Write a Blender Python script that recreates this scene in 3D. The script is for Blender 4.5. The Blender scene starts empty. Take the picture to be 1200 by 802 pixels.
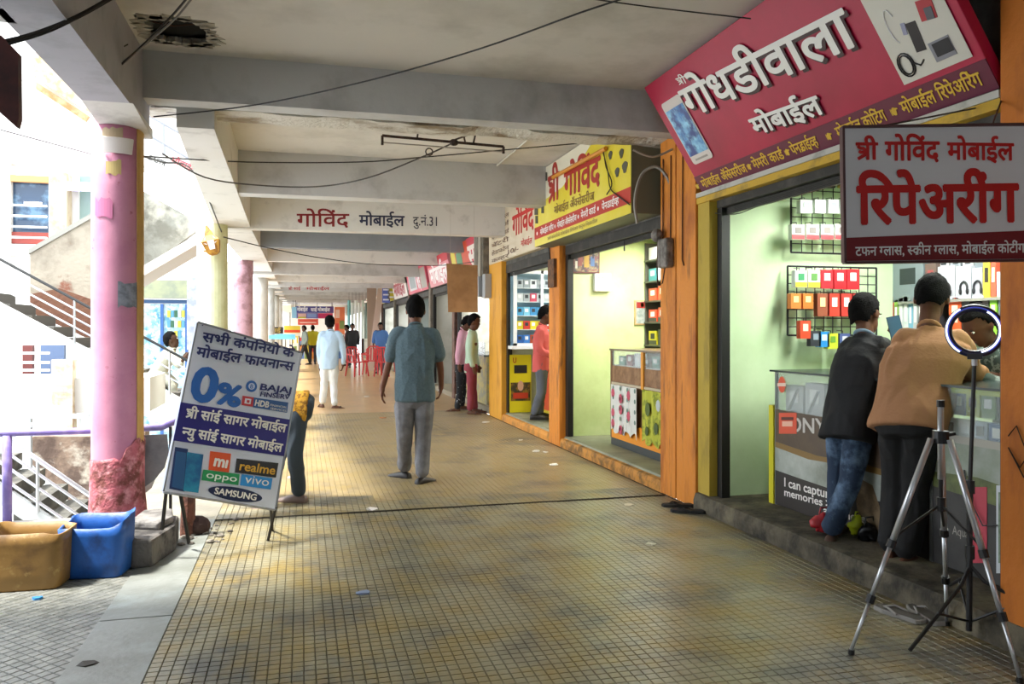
import bpy, bmesh, math, random
from mathutils import Vector, Matrix, noise
random.seed(7)
V = Vector
SC = bpy.context.scene
COL = SC.collection
# ------------------------------------------------------------------ camera
F = 945.0; TH = math.atan(247 / 945); CS, CC = math.sin(TH), math.cos(TH); CH = 1.42; HZ = 387.0
cd = bpy.data.cameras.new('camera'); cam = bpy.data.objects.new('camera', cd); COL.objects.link(cam)
cam.location = (0, 0, CH); cam.rotation_euler = (math.pi / 2, 0, -TH)
cd.sensor_width = 36; cd.lens = 36 * F / 1200; cd.shift_y = (HZ - 401) / 1200; cd.clip_end = 400; cd.clip_start = .05
SC.camera = cam
# ------------------------------------------------------------------ world, exposure
wd = bpy.data.worlds.new('sky'); SC.world = wd; wd.use_nodes = True
bg = wd.node_tree.nodes['Background']; bg.inputs[0].default_value = (.86, .93, 1, 1); bg.inputs[1].default_value = 4.8
SC.view_settings.view_transform = 'Standard'; SC.view_settings.look = 'None'
SC.view_settings.exposure = 0.12; SC.view_settings.gamma = 1.0
def area(name, loc, sx, sy, power, col=(1, 1, 1), rot=(0, 0, 0)):
    l = bpy.data.lights.new(name, 'AREA'); l.shape = 'RECTANGLE'; l.size = sx; l.size_y = sy; l.energy = power; l.color = col
    o = bpy.data.objects.new(name, l); o.location = loc; o.rotation_euler = rot; COL.objects.link(o); return o
# tube lamps of the shops
area('shop_tube_light', (4.0, 4.3, 2.5), .25, 1.8, 78, (.97, 1, .93))
area('shop_tube_light', (3.95, 7.9, 2.5), .25, 1.9, 82, (1, 1, .9))
area('shop_tube_light', (4.0, 11.0, 2.5), .25, 1.6, 45, (1, .98, .92))
for k in range(6):
    area('shop_tube_light', (4.1, 15.4 + k * 5, 2.5), .3, 2.6, 75, (1, .98, .93))
sun = bpy.data.lights.new('sun', 'SUN'); sun.energy = 11.0; sun.angle = math.radians(9); sun.color = (1, .97, .9)
so = bpy.data.objects.new('sun', sun); COL.objects.link(so); so.rotation_euler = (math.radians(6), math.radians(-27), 0)
# ------------------------------------------------------------------ pixel -> place helpers (photo frame 1200x802)
def ray(u, v):
    a = (u - 600) / F; b = (HZ - v) / F
    return V((CS + a * CC, CC - a * CS, b))
O0 = V((0, 0, CH))
def G(u, v, z=0): r = ray(u, v); return O0 + r * ((z - CH) / r.z)
def PX(u, v, x): r = ray(u, v); return O0 + r * (x / r.x)
def PY(u, v, y): r = ray(u, v); return O0 + r * (y / r.y)
def W(u, v, d): return O0 + ray(u, v) * d
# ------------------------------------------------------------------ materials
def lin(h):
    if isinstance(h, str):
        c = [int(h[i:i + 2], 16) / 255 for i in (0, 2, 4)]
    else: c = list(h)
    return tuple((x / 12.92 if x <= .04045 else ((x + .055) / 1.055) ** 2.4) for x in c) + (1,)
MC = {}
def mat(h, rough=.6, var=None, bump=None, metal=0, emis=0, spec=.5, alpha=1, trans=0, var2=None, wave=None):
    key = (h, rough, var, bump, metal, emis, spec, alpha, trans, var2, wave)
    if key in MC: return MC[key]
    m = bpy.data.materials.new('m_' + str(h)); m.use_nodes = True; nt = m.node_tree; N = nt.nodes; L = nt.links
    p = N['Principled BSDF']; p.inputs['Base Color'].default_value = lin(h); p.inputs['Roughness'].default_value = rough
    p.inputs['Metallic'].default_value = metal; p.inputs['Specular IOR Level'].default_value = spec
    if trans: p.inputs['Transmission Weight'].default_value = trans; p.inputs['IOR'].default_value = 1.1
    if alpha < 1: p.inputs['Alpha'].default_value = alpha
    if emis: p.inputs['Emission Color'].default_value = lin(h); p.inputs['Emission Strength'].default_value = emis
    geo = N.new('ShaderNodeNewGeometry') if (var or bump or var2 or wave) else None
    src = None
    for k, vv in enumerate((var, var2)):
        if not vv: continue
        h2, sc, lo, hi = vv[:4]
        st = vv[4] if len(vv) > 4 else (1, 1, 1)
        mp = N.new('ShaderNodeMapping'); mp.inputs['Scale'].default_value = st; mp.inputs['Location'].default_value = (3.1 * k, 1.7 * k, 0)
        L.new(geo.outputs['Position'], mp.inputs[0])
        nz = N.new('ShaderNodeTexNoise'); nz.inputs['Scale'].default_value = sc; nz.inputs['Detail'].default_value = 6; nz.inputs['Roughness'].default_value = .62
        L.new(mp.outputs[0], nz.inputs['Vector'])
        mr = N.new('ShaderNodeMapRange'); mr.inputs[1].default_value = lo; mr.inputs[2].default_value = hi; L.new(nz.outputs[0], mr.inputs[0])
        mx = N.new('ShaderNodeMix'); mx.data_type = 'RGBA'
        if src: L.new(src, mx.inputs[6])
        else: mx.inputs[6].default_value = lin(h)
        mx.inputs[7].default_value = lin(h2); L.new(mr.outputs[0], mx.inputs[0]); src = mx.outputs[2]
    if src: L.new(src, p.inputs['Base Color'])
    if bump:
        nz = N.new('ShaderNodeTexNoise'); nz.inputs['Scale'].default_value = bump[0]; nz.inputs['Detail'].default_value = 5
        L.new(geo.outputs['Position'], nz.inputs['Vector'])
        b = N.new('ShaderNodeBump'); b.inputs['Strength'].default_value = bump[1]; b.inputs['Distance'].default_value = .02
        L.new(nz.outputs[0], b.inputs['Height']); L.new(b.outputs[0], p.inputs['Normal'])
    MC[key] = m; return m
# ------------------------------------------------------------------ objects
def link(o, parent=None):
    COL.objects.link(o)
    if parent is not None: o.parent = parent
    return o
def wl(o):
    p = V(o.location); q = o.parent
    while q: p += q.location; q = q.parent
    return p
def tagit(o, label=None, cat=None, group=None, kind=None):
    if label: o['label'] = label
    if cat: o['category'] = cat
    if group: o['group'] = group
    if kind: o['kind'] = kind
    return o
def thing(name, label, cat, loc=(0, 0, 0), group=None):
    o = bpy.data.objects.new(name, None); o.empty_display_size = .1; o.location = loc; COL.objects.link(o)
    return tagit(o, label, cat, group)
def struct(name, loc=(0, 0, 0)):
    o = bpy.data.objects.new(name, None); o.location = loc; COL.objects.link(o); o['kind'] = 'structure'; return o
class M:
    def __init__(s): s.v = []; s.f = []
    def add(s, vs, fs):
        n = len(s.v); s.v += [V(x) for x in vs]; s.f += [tuple(i + n for i in f) for f in fs]; return s
    def box(s, x0, x1, y0, y1, z0, z1):
        return s.add([(x0, y0, z0), (x1, y0, z0), (x1, y1, z0), (x0, y1, z0), (x0, y0, z1), (x1, y0, z1), (x1, y1, z1), (x0, y1, z1)],
                     [(0, 3, 2, 1), (4, 5, 6, 7), (0, 1, 5, 4), (1, 2, 6, 5), (2, 3, 7, 6), (3, 0, 4, 7)])
    def obox(s, c, ax, hs):
        c = V(c); vs = []
        for sz in (-1, 1):
            for sx, sy in ((-1, -1), (1, -1), (1, 1), (-1, 1)):
                vs.append(c + V(ax[0]) * hs[0] * sx + V(ax[1]) * hs[1] * sy + V(ax[2]) * hs[2] * sz)
        return s.add(vs, [(0, 3, 2, 1), (4, 5, 6, 7), (0, 1, 5, 4), (1, 2, 6, 5), (2, 3, 7, 6), (3, 0, 4, 7)])
    def prism(s, pts, off):
        pts = [V(p) for p in pts]; n = len(pts); off = V(off)
        return s.add(pts + [p + off for p in pts], [tuple(range(n)), tuple(range(2 * n - 1, n - 1, -1))] + [((i + 1) % n, i, i + n, (i + 1) % n + n) for i in range(n)])
    def loft(s, rings, cap=True, closed=False):
        k = len(rings[0]); vs = [p for r in rings for p in r]; fs = []
        m = len(rings)
        for i in range(m if closed else m - 1):
            a = i * k; b = ((i + 1) % m) * k
            for j in range(k): fs.append((a + j, a + (j + 1) % k, b + (j + 1) % k, b + j))
        if cap and not closed: fs += [tuple(range(k - 1, -1, -1)), tuple(range((m - 1) * k, m * k))]
        return s.add(vs, fs)
    def tube(s, pts, r, n=6, closed=False):
        pts = [V(p) for p in pts]; rings = []; up = V((0, 0, 1)); m = len(pts)
        rr = r if isinstance(r, (list, tuple)) else [r] * m
        last = None
        for i, p in enumerate(pts):
            if closed: t = pts[(i + 1) % m] - pts[i - 1]
            else: t = pts[min(i + 1, m - 1)] - pts[max(i - 1, 0)]
            t = t.normalized() if t.length > 1e-9 else V((0, 0, 1))
            if last is None: a = t.cross(up if abs(t.z) < .9 else V((1, 0, 0))).normalized()
            else:
                a = last - t * last.dot(t); a = a.normalized() if a.length > 1e-6 else t.orthogonal().normalized()
            last = a; b = t.cross(a)
            rings.append([p + (a * math.cos(2 * math.pi * k / n) + b * math.sin(2 * math.pi * k / n)) * rr[i] for k in range(n)])
        return s.loft(rings, closed=closed)
    def ell(s, c, rx, n=12, m=8, ax=None):
        c = V(c); rx = rx if isinstance(rx, (list, tuple)) else (rx,) * 3
        ax = ax or (V((1, 0, 0)), V((0, 1, 0)), V((0, 0, 1)))
        vs = []; fs = []
        for i in range(m + 1):
            th = math.pi * i / m
            for j in range(n):
                ph = 2 * math.pi * j / n
                vs.append(c + ax[0] * rx[0] * math.sin(th) * math.cos(ph) + ax[1] * rx[1] * math.sin(th) * math.sin(ph) + ax[2] * rx[2] * math.cos(th))
        for i in range(m):
            for j in range(n): fs.append((i * n + j, (i + 1) * n + j, (i + 1) * n + (j + 1) % n, i * n + (j + 1) % n))
        return s.add(vs, fs)
    def build(s, name, m, parent=None, smooth=False, bevel=0, kind=None, label=None, cat=None, group=None, origin=None, solid=0, merge=False):
        me = bpy.data.meshes.new(name); o = bpy.data.objects.new(name, me); link(o, parent)
        if parent is None:
            if origin is None:
                lo = V([min(v[i] for v in s.v) for i in range(3)]); hi = V([max(v[i] for v in s.v) for i in range(3)])
                origin = V(((lo.x + hi.x) / 2, (lo.y + hi.y) / 2, lo.z))
            o.location = origin; off = V(origin)
        else: off = wl(parent)
        me.from_pydata([v - off for v in s.v], [], s.f); me.update()
        if merge or smooth:
            b = bmesh.new(); b.from_mesh(me); bmesh.ops.remove_doubles(b, verts=b.verts, dist=1e-5); bmesh.ops.recalc_face_normals(b, faces=b.faces); b.to_mesh(me); b.free()
        if m: me.materials.append(m)
        if smooth: me.polygons.foreach_set('use_smooth', [True] * len(me.polygons))
        if solid:
            md = o.modifiers.new('s', 'SOLIDIFY'); md.thickness = solid; md.offset = 0
        if bevel:
            md = o.modifiers.new('b', 'BEVEL'); md.width = bevel; md.segments = 2; md.limit_method = 'ANGLE'
        return tagit(o, label, cat, group, kind)
def box(name, m, parent, *a, **k): return M().box(*a).build(name, m, parent, **k)
def dup(root, loc, label=None, group=None):
    r = root.copy(); COL.objects.link(r); r.location = loc
    if label: r['label'] = label
    if group: r['group'] = group
    def rec(o, n):
        for ch in list(o.children):
            if ch is n: continue
            c = ch.copy(); COL.objects.link(c); c.parent = n; rec(ch, c)
    rec(root, r); return r
ORD = ['first', 'second', 'third', 'fourth', 'fifth', 'sixth', 'seventh', 'eighth', 'ninth', 'tenth', 'eleventh', 'twelfth', 'thirteenth', 'fourteenth']
# ------------------------------------------------------------------ flat frames and lettering
class Fr:
    def __init__(s, O, U, Vv):
        s.O = V(O); s.U = V(U).normalized(); s.V = V(Vv); s.V = (s.V - s.U * s.V.dot(s.U)).normalized(); s.N = s.U.cross(s.V)
    def px(s, u, v):
        r = ray(u, v); t = (s.O - O0).dot(s.N) / r.dot(s.N); p = O0 + r * t - s.O
        return p.dot(s.U), p.dot(s.V)
    def at(s, x, y, z=0): return s.O + s.U * x + s.V * y + s.N * z
    def poly(s, pts, name, m, parent, z=.002, t=.002, px=False, **k):
        if px: pts = [s.px(*p) for p in pts]
        a = sum(pts[i][0] * pts[(i + 1) % len(pts)][1] - pts[(i + 1) % len(pts)][0] * pts[i][1] for i in range(len(pts)))
        if a < 0: pts = pts[::-1]
        return M().prism([s.at(x, y, z + t) for x, y in pts], -s.N * t).build(name, m, parent, **k)
    def rect(s, x0, x1, y0, y1, name, m, parent, z=.002, t=.002, **k):
        return s.poly([(x0, y0), (x1, y0), (x1, y1), (x0, y1)], name, m, parent, z, t, **k)
    def rpx(s, u0, v0, u1, v1, name, m, parent, z=.002, t=.002, **k):
        return s.poly([(u0, v0), (u1, v0), (u1, v1), (u0, v1)], name, m, parent, z, t, px=True, **k)
GC = {}
def glyph(ch, off, bars=0):
    key = (ch, off)
    if key in GC: return GC[key]
    def conv(t):
        c = bpy.data.curves.new('t', 'FONT'); c.body = t; c.size = 1; c.offset = off; c.resolution_u = 3
        o = bpy.data.objects.new('t', c); COL.objects.link(o)
        dg = bpy.context.evaluated_depsgraph_get(); me = bpy.data.meshes.new_from_object(o.evaluated_get(dg))
        vs = [(v.co.x, v.co.y) for v in me.vertices]; fs = [tuple(p.vertices) for p in me.polygons]
        COL.objects.unlink(o); bpy.data.objects.remove(o); bpy.data.curves.remove(c); bpy.data.meshes.remove(me)
        return vs, fs
    if ch == 'ISP': r = ([], [], .28)
    else:
        vs, fs = conv(ch)
        a = max([v[0] for v in conv(ch + 'H')[0]]) - max([v[0] for v in conv('H')[0]])
        if ch == ' ': a = .26
        r = (vs, fs, a)
    GC[key] = r; return r
def cutx(vs, fs, x):
    b = bmesh.new(); bv = [b.verts.new((p[0], p[1], 0)) for p in vs]
    for f in fs:
        try: b.faces.new([bv[i] for i in f])
        except ValueError: pass
    bmesh.ops.bisect_plane(b, geom=b.verts[:] + b.edges[:] + b.faces[:], plane_co=(x, 0, 0), plane_no=(1, 0, 0), clear_outer=True)
    b.verts.index_update(); r = [(v.co.x, v.co.y) for v in b.verts], [tuple(v.index for v in f.verts) for f in b.faces]; b.free(); return r
def stroke(pts, w):
    vs = []; fs = []
    for i, p in enumerate(pts):
        a = pts[max(i - 1, 0)]; c = pts[min(i + 1, len(pts) - 1)]
        dx, dy = c[0] - a[0], c[1] - a[1]; l = math.hypot(dx, dy) or 1; nx, ny = -dy / l * w / 2, dx / l * w / 2
        vs += [(p[0] + nx, p[1] + ny), (p[0] - nx, p[1] - ny)]
    for i in range(len(pts) - 1): fs.append((2 * i, 2 * i + 1, 2 * i + 3, 2 * i + 2))
    return vs, fs
def layout(t, off):
    """visual-order Devanagari; ~ after a consonant = half form, § = shra ligature, ¤ = reph, ¥ = rakar slash"""
    x = 0; out = []; i = 0
    bw = .075 + 2 * off
    while i < len(t):
        c = t[i]
        if c == '§':
            w = bw
            for pts in ([(-.02, .585), (.56, .585)], [(.43, .6), (.43, 0)], [(.06, .5), (.1, .45), (.17, .42), (.25, .42), (.31, .38), (.31, .31), (.25, .27), (.15, .27), (.1, .3)], [(.3, .3), (.36, .28), (.43, .27)], [(.43, .22), (.3, .16), (.16, .08), (.06, .02)]):
                vs, fs = stroke(pts, w); out.append(([(a + x, b) for a, b in vs], fs))
            x += .55
        elif c == '¤':
            vs, fs = stroke([(-.1, .62), (-.17, .68), (-.19, .76), (-.14, .82), (-.06, .82)], bw); out.append(([(a + x, b) for a, b in vs], fs))
        elif c == '¥':
            vs, fs = stroke([(-.3, .2), (-.42, .1), (-.5, 0)], bw); out.append(([(a + x, b) for a, b in vs], fs))
        else:
            vs, fs, a = glyph(c, off)
            if i + 1 < len(t) and t[i + 1] == '~':
                cut = a - (.19 if c not in 'क' else .14)
                vs, fs = cutx(vs, fs, cut); a = cut - .02; i += 1
            out.append(([(p + x, q) for p, q in vs], fs)); x += a
        i += 1
    return out, x
def lettering(fr, parent, t, m, bl, br, hl, bold=.012, z=.0042, px=True, name='lettering', latin=False, shadow=None, slant=0, thick=.0012):
    if px: bl, br, hl = fr.px(*bl), fr.px(*br), fr.px(*hl)
    x0, x1 = bl[0], br[0]; y0 = (bl[1]); y1 = hl[1]; dy = br[1] - bl[1]
    gl, adv = layout(t, 0); ref = .682 if latin else .622
    xs = [p[0] for g in gl for p in g[0]]; mx0, mx1 = min(xs), max(xs)
    sx = (x1 - x0) / (mx1 - mx0); sy = (y1 - y0) / ref
    def mk(ox, oy, zz, mm, nm):
        a = M()
        nd = 8 if bold > .018 else 4
        for j in range(nd):      # the pen goes round each outline to thicken it
            bx_, by_ = bold * math.cos(2 * math.pi * (j + .5) / nd), bold * math.sin(2 * math.pi * (j + .5) / nd)
            for k, (vs, fs) in enumerate(gl):
                pts = []
                for p, q in vs:
                    X = x0 + (p + bx_ - mx0) * sx + slant * q * sy; Y = y0 + (q + by_) * sy + dy * (p - mx0) / (mx1 - mx0)
                    pts.append(fr.at(X + ox, Y + oy, zz + ((k % 3) + j * 3) * .00004))
                a.add(pts, fs)
        return a.build(nm, mm, parent)
    if shadow: mk(shadow[0], shadow[1], z - .0008, shadow[2], 'lettering_shadow')
    return mk(0, 0, z, m, name)
# ------------------------------------------------------------------ people
def remesh(a, name, m, parent, vox, sm=4, noise_amp=0, nsc=9, dec=None):
    """closed shapes in a -> one continuous smooth mesh"""
    me = bpy.data.meshes.new('tmp'); me.from_pydata(a.v, [], a.f); me.update()
    b = bmesh.new(); b.from_mesh(me); bmesh.ops.recalc_face_normals(b, faces=b.faces); b.to_mesh(me); b.free()
    o = bpy.data.objects.new('tmp', me); COL.objects.link(o)
    md = o.modifiers.new('r', 'REMESH'); md.mode = 'VOXEL'; md.voxel_size = vox; md.use_smooth_shade = True
    md = o.modifiers.new('s', 'SMOOTH'); md.iterations = sm; md.factor = .5
    dg = bpy.context.evaluated_depsgraph_get(); me2 = bpy.data.meshes.new_from_object(o.evaluated_get(dg))
    COL.objects.unlink(o); bpy.data.objects.remove(o); bpy.data.meshes.remove(me)
    off = wl(parent)
    if noise_amp:
        ns = [v.normal.copy() for v in me2.vertices]
        for v, n in zip(me2.vertices, ns):
            p = v.co; q = V((p.x * nsc, p.y * nsc, p.z * nsc * .55))
            f = 1 - abs(noise.noise(q + V((9, 3, 1)) + noise.noise_vector(q * .7) * .8)) * 2
            v.co = p + n * f * noise_amp
    for v in me2.vertices: v.co -= off
    me2.polygons.foreach_set('use_smooth', [True] * len(me2.polygons))
    me2.materials.clear(); me2.materials.append(m); me2.name = name
    o = bpy.data.objects.new(name, me2); link(o, parent); return o
def limb(a, pts, rad, n=12, lat=None, flat=1.0):
    """tapered limb through points, smooth joints (Catmull-Rom), rounded ends"""
    P = [V(p) for p in pts]; Q = []; R = []
    m = len(P)
    for i in range(m - 1):
        p0, p1, p2, p3 = P[max(i - 1, 0)], P[i], P[i + 1], P[min(i + 2, m - 1)]
        for k in range(4):
            t = k / 4; Q.append(.5 * ((2 * p1) + (p2 - p0) * t + (2 * p0 - 5 * p1 + 4 * p2 - p3) * t * t + (3 * p1 - p0 - 3 * p2 + p3) * t ** 3)); R.append(rad[i] * (1 - t) + rad[i + 1] * t)
    Q.append(P[-1]); R.append(rad[-1])
    d0 = (Q[0] - Q[1]).normalized(); d1 = (Q[-1] - Q[-2]).normalized()
    Q = [Q[0] + d0 * R[0] * .7] + Q + [Q[-1] + d1 * R[-1] * .7]; R = [R[0] * .45] + R + [R[-1] * .45]
    a.tube(Q, R, n)
def torso(a, secs, n=18):
    """secs: (centre, lateral vec, front vec, half width, half depth)"""
    rings = []
    for c, l, f, w, d in secs:
        rings.append([V(c) + l * w * math.copysign(abs(math.cos(t)) ** .8, math.cos(t)) + f * d * math.copysign(abs(math.sin(t)) ** .9, math.sin(t)) for t in [2 * math.pi * k / n for k in range(n)]])
    a.loft(rings)
def hand(a, wr, tip, palm, thumb, s=1.0, curl=.6):
    d = (tip - wr).normalized(); pn = (palm - d * palm.dot(d)).normalized(); sd = d.cross(pn).normalized()
    if sd.dot(thumb) < 0: sd = -sd
    a.ell(wr + d * .048 * s, (.039 * s, .046 * s, .017 * s), 10, 7, (sd, d, pn)); 
    limb(a, [wr - d * .03 * s, wr + d * .03 * s], [.024 * s, .027 * s], 8)
    for k, (o, l) in enumerate(((.029, .066), (.010, .075), (-.010, .070), (-.029, .055))):
        b = wr + d * .085 * s + sd * o * s; c = curl * (1 + .12 * k)
        p1 = b + (d * math.cos(c * .5) + pn * math.sin(c * .5)) * l * .5 * s; p2 = p1 + (d * math.cos(c * 1.3) + pn * math.sin(c * 1.3)) * l * .42 * s
        limb(a, [b - d * .02 * s, p1, p2], [.0095 * s, .0088 * s, .0075 * s], 7)
    t0 = wr + d * .03 * s + sd * .028 * s; t1 = t0 + (d * .6 + sd * .7 + pn * .25).normalized() * .035 * s; t2 = t1 + (d * .9 + sd * .2 + pn * .35).normalized() * .03 * s
    limb(a, [t0, t1, t2], [.013 * s, .0105 * s, .009 * s], 7)
def person(label, J, face, skin='6b4530', hair='0b0a0a', shirt='888888', pants='444444', sleeve='short', s=1.0, vox=.009, shoe=None, hem=None, origin=None, group=None,
           torso_w=.172, torso_d=.115, shoe_name='shoe', hair_len=0, beard=False, shirtmat=None, pantmat=None, belly=0, pal=None, cat='person', collar=None, leg=1.0, sole='201c1a', hipw=1.0, armr=1.0):
    """J: world joints. head neck pelvis shL shR elL elR wrL wrR hdL hdR hipL hipR knL knR anL anR toL toR; L is the person's left"""
    J = {k: V(v) for k, v in J.items()}
    o = V(origin) if origin is not None else V(((J['anL'].x + J['anR'].x) / 2, (J['anL'].y + J['anR'].y) / 2, min(J['toL'].z, J['toR'].z) - .02))
    T = thing('person', label, cat, o, group)
    face = V(face).normalized(); up = (J['head'] - J['neck']).normalized(); fw = (face - up * face.dot(up)).normalized(); hl = up.cross(fw).normalized()   # head left
    lat = (J['shL'] - J['shR']).normalized(); sc = (J['shL'] + J['shR']) / 2; pv = J['pelvis']
    ax = (sc - pv).normalized(); latp = (J['hipL'] - J['hipR']).normalized(); fr = lat.cross(ax).normalized(); frp = latp.cross(ax).normalized()
    if frp.dot(fr) < 0: frp = -frp
    # body
    B = M()
    torso(B, [(pv - ax * .1 * s, latp, frp, .10 * s, .075 * s), (pv, latp, frp, .15 * s * hipw, .10 * s), (pv.lerp(sc, .35), lat, fr, .125 * s, .085 * s), (pv.lerp(sc, .75), lat, fr, .15 * s, .1 * s), (sc - ax * .02 * s, lat, fr, .12 * s, .06 * s), (sc + ax * .03 * s, lat, fr, .05 * s, .045 * s)])
    limb(B, [sc - ax * .02, J['neck'], J['head'] - up * .05 * s], [.06 * s, .053 * s, .05 * s])
    hc = J['head']
    h_ = 1.1 * s
    B.ell(hc + up * .02 * h_ - fw * .008 * h_, (.073 * h_, .093 * h_, .098 * h_), 20, 14, (hl, fw, up))      # skull
    B.ell(hc - up * .045 * h_ + fw * .028 * h_, (.055 * h_, .06 * h_, .068 * h_), 16, 10, (hl, fw, up))      # jaw
    B.ell(hc - up * .095 * h_ + fw * .06 * h_, (.022 * h_, .02 * h_, .018 * h_), 10, 8, (hl, fw, up))        # chin
    B.loft([[hc + fw * f * h_ + up * u * h_ + hl * x * h_ for x in (-w, w)] + [hc + fw * (f + dd) * h_ + up * u * h_] for f, u, w, dd in ((.074, .018, .008, .012), (.074, -.012, .013, .027), (.07, -.03, .017, .03), (.066, -.037, .01, .012))])
    for q in (1, -1):
        B.ell(hc + hl * .075 * h_ * q - fw * .008 * h_ - up * .01 * h_, (.010 * h_, .02 * h_, .032 * h_), 8, 8, (hl, fw, up))
        B.ell(hc + hl * .03 * h_ * q + fw * .078 * h_ + up * .027 * h_, (.022 * h_, .01 * h_, .008 * h_), 8, 6, (hl, fw, up))
    B.ell(hc + fw * .078 * h_ - up * .057 * h_, (.024 * h_, .011 * h_, .01 * h_), 10, 6, (hl, fw, up))
    for q, S in ((1, 'L'), (-1, 'R')):
        sh, el, wr, hd = J['sh' + S], J['el' + S], J['wr' + S], J['hd' + S]
        limb(B, [sc.lerp(sh, .6) - ax * .02 * s, sh - lat * q * .025 * s - ax * .015 * s, el, wr], [.042 * s, .041 * s, .036 * s, .026 * s])
        palm = (pal or {}).get(S, -lat * q); hand(B, wr, hd, V(palm), fr if abs((hd - wr).normalized().dot(fr)) < .8 else ax, s)
        hp, kn, an, to = J['hip' + S], J['kn' + S], J['an' + S], J['to' + S]
        limb(B, [pv.lerp(hp, .7), hp, kn, an], [.075 * s, .075 * s, .05 * s, .036 * s])
        fd = (to - an); fd.z = 0; fd = fd.normalized(); fl = fd.cross(V((0, 0, 1)))
        foot = an + fd * .06 * s; foot.z = to.z
        rings = []
        for t, w, h in ((-.12, .018, .03), (-.105, .03, .055), (-.05, .034, .075), (.01, .038, .06), (.07, .044, .04), (.115, .04, .028), (.145, .022, .018)):
            c = foot + fd * t * s
            rings.append([c + fl * w * s * math.cos(g) + V((0, 0, h * s * (.45 + .55 * math.sin(g)) - .012)) for g in [2 * math.pi * k / 10 for k in range(10)]])
        B.loft(rings)
        J['foot' + S] = (foot, fd, fl)
    remesh(B, 'body', mat(skin, .55, spec=.3), T, vox, 3)
    # eyes, brows, mouth
    for q in (1, -1):
        M().ell(hc + hl * .031 * h_ * q + fw * .083 * h_ + up * .012 * h_, (.012 * h_, .007 * h_, .006 * h_), 8, 6, (hl, fw, up)).build('eye', mat('e8e4dc', .3), T, smooth=True)
        M().ell(hc + hl * .031 * h_ * q + fw * .089 * h_ + up * .012 * h_, (.005 * h_, .003 * h_, .005 * h_), 8, 6, (hl, fw, up)).build('pupil', mat('120c08', .2), T, smooth=True)
        M().ell(hc + hl * .032 * h_ * q + fw * .088 * h_ + up * .03 * h_, (.018 * h_, .004 * h_, .004 * h_), 8, 4, (hl, fw, up)).build('eyebrow', mat(hair, .8), T)
    M().ell(hc + fw * .088 * h_ - up * .057 * h_, (.022 * h_, .005 * h_, .006 * h_), 10, 5, (hl, fw, up)).build('mouth', mat('5a2d26', .5), T, smooth=True)
    # hair
    h = M(); n, m_ = 44, 28; vs = []; keep = []
    c = hc + up * .024 * h_ - fw * .01 * h_
    for i in range(m_ + 1):
        th = math.pi * i / m_
        for j in range(n):
            ph = 2 * math.pi * j / n; x, y, z = math.sin(th) * math.cos(ph), math.sin(th) * math.sin(ph), math.cos(th)
            k = 1 + .06 * noise.noise(V((x * 3, y * 3, z * 3)) + o) + .045 * noise.noise(V((x * 11, y * 11, z * 11)) + o)
            ph0 = math.sin(th); rr = ph0 if z > 0 else (1 - .34 * z * z)
            cx_, cy_ = math.cos(ph), math.sin(ph)
            vs.append(c + (hl * cx_ * rr * .079 + fw * cy_ * rr * .098 + up * (z * .106)) * h_ * k)
            q1 = max(0, min(1, (cy_ - .1) / .4)); q2 = max(0, min(1, (.05 - cy_) / .6)); q1 = q1 * q1 * (3 - 2 * q1); q2 = q2 * q2 * (3 - 2 * q2)
            line = -.14 + .6 * q1 - .8 * q2 + .05 * noise.noise(V((cx_ * 5, cy_ * 5, 3)))
            keep.append(z > line - (hair_len if y < .2 else 0))
    fs = []
    for i in range(m_):
        for j in range(n):
            q = (i * n + j, (i + 1) * n + j, (i + 1) * n + (j + 1) % n, i * n + (j + 1) % n)
            if all(keep[x] for x in q): fs.append(q)
    h.add(vs, fs); h.build('hair', mat(hair, .95, bump=(160, .5), spec=.15), T, smooth=True, solid=.008)
    if beard:
        M().ell(hc - up * .07 * h_ + fw * .045 * h_, (.05 * h_, .05 * h_, .05 * h_), 14, 10, (hl, fw, up)).build('beard', mat(hair, .9), T, smooth=True)
    # shirt
    nd_ = (J['neck'] - sc).normalized(); S_ = M(); hemz = hem if hem is not None else .10
    he = pv - ax * hemz * s
    torso(S_, [(he, latp, frp, torso_w * .98 * s, torso_d * 1.05 * s), (pv + ax * .02, latp, frp, torso_w * .98 * s, torso_d * 1.03 * s), (pv.lerp(sc, .38), lat, fr, torso_w * .93 * s, (torso_d + belly) * s), (pv.lerp(sc, .7), lat, fr, torso_w * 1.02 * s, torso_d * 1.02 * s), (pv.lerp(sc, .9), lat, fr, torso_w * .99 * s, torso_d * .9 * s), (sc + ax * .018 * s, lat, fr, torso_w * .68 * s, torso_d * .66 * s), (sc + ax * .045 * s + nd_ * .008, lat, fr, torso_w * .46 * s, .066 * s), (sc + nd_ * .078 * s, lat, fr, .058 * s, .06 * s)])
    for q, S in ((1, 'L'), (-1, 'R')):
        sh, el, wr = J['sh' + S], J['el' + S], J['wr' + S]
        if sleeve == 'short': limb(S_, [sc.lerp(sh, .5), sh - lat * q * .012 * s - ax * .01, sh.lerp(el, .45), sh.lerp(el, .82)], [.058 * s, .066 * s, .066 * s, .064 * s * armr])
        elif sleeve == 'half': limb(S_, [sc.lerp(sh, .5), sh - lat * q * .012 * s, el, el.lerp(wr, .3)], [.058 * s, .066 * s, .058 * s, .055 * s])
        else: limb(S_, [sc.lerp(sh, .5), sh - lat * q * .012 * s, el, el.lerp(wr, .92)], [.058 * s, .064 * s, .052 * s * armr, .039 * s])
    remesh(S_, 'shirt', shirtmat or mat(shirt, .85, bump=(60, .15)), T, vox, 6, .011 * s, 7)
    ck = M(); nb = sc + nd_ * .082 * s
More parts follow.
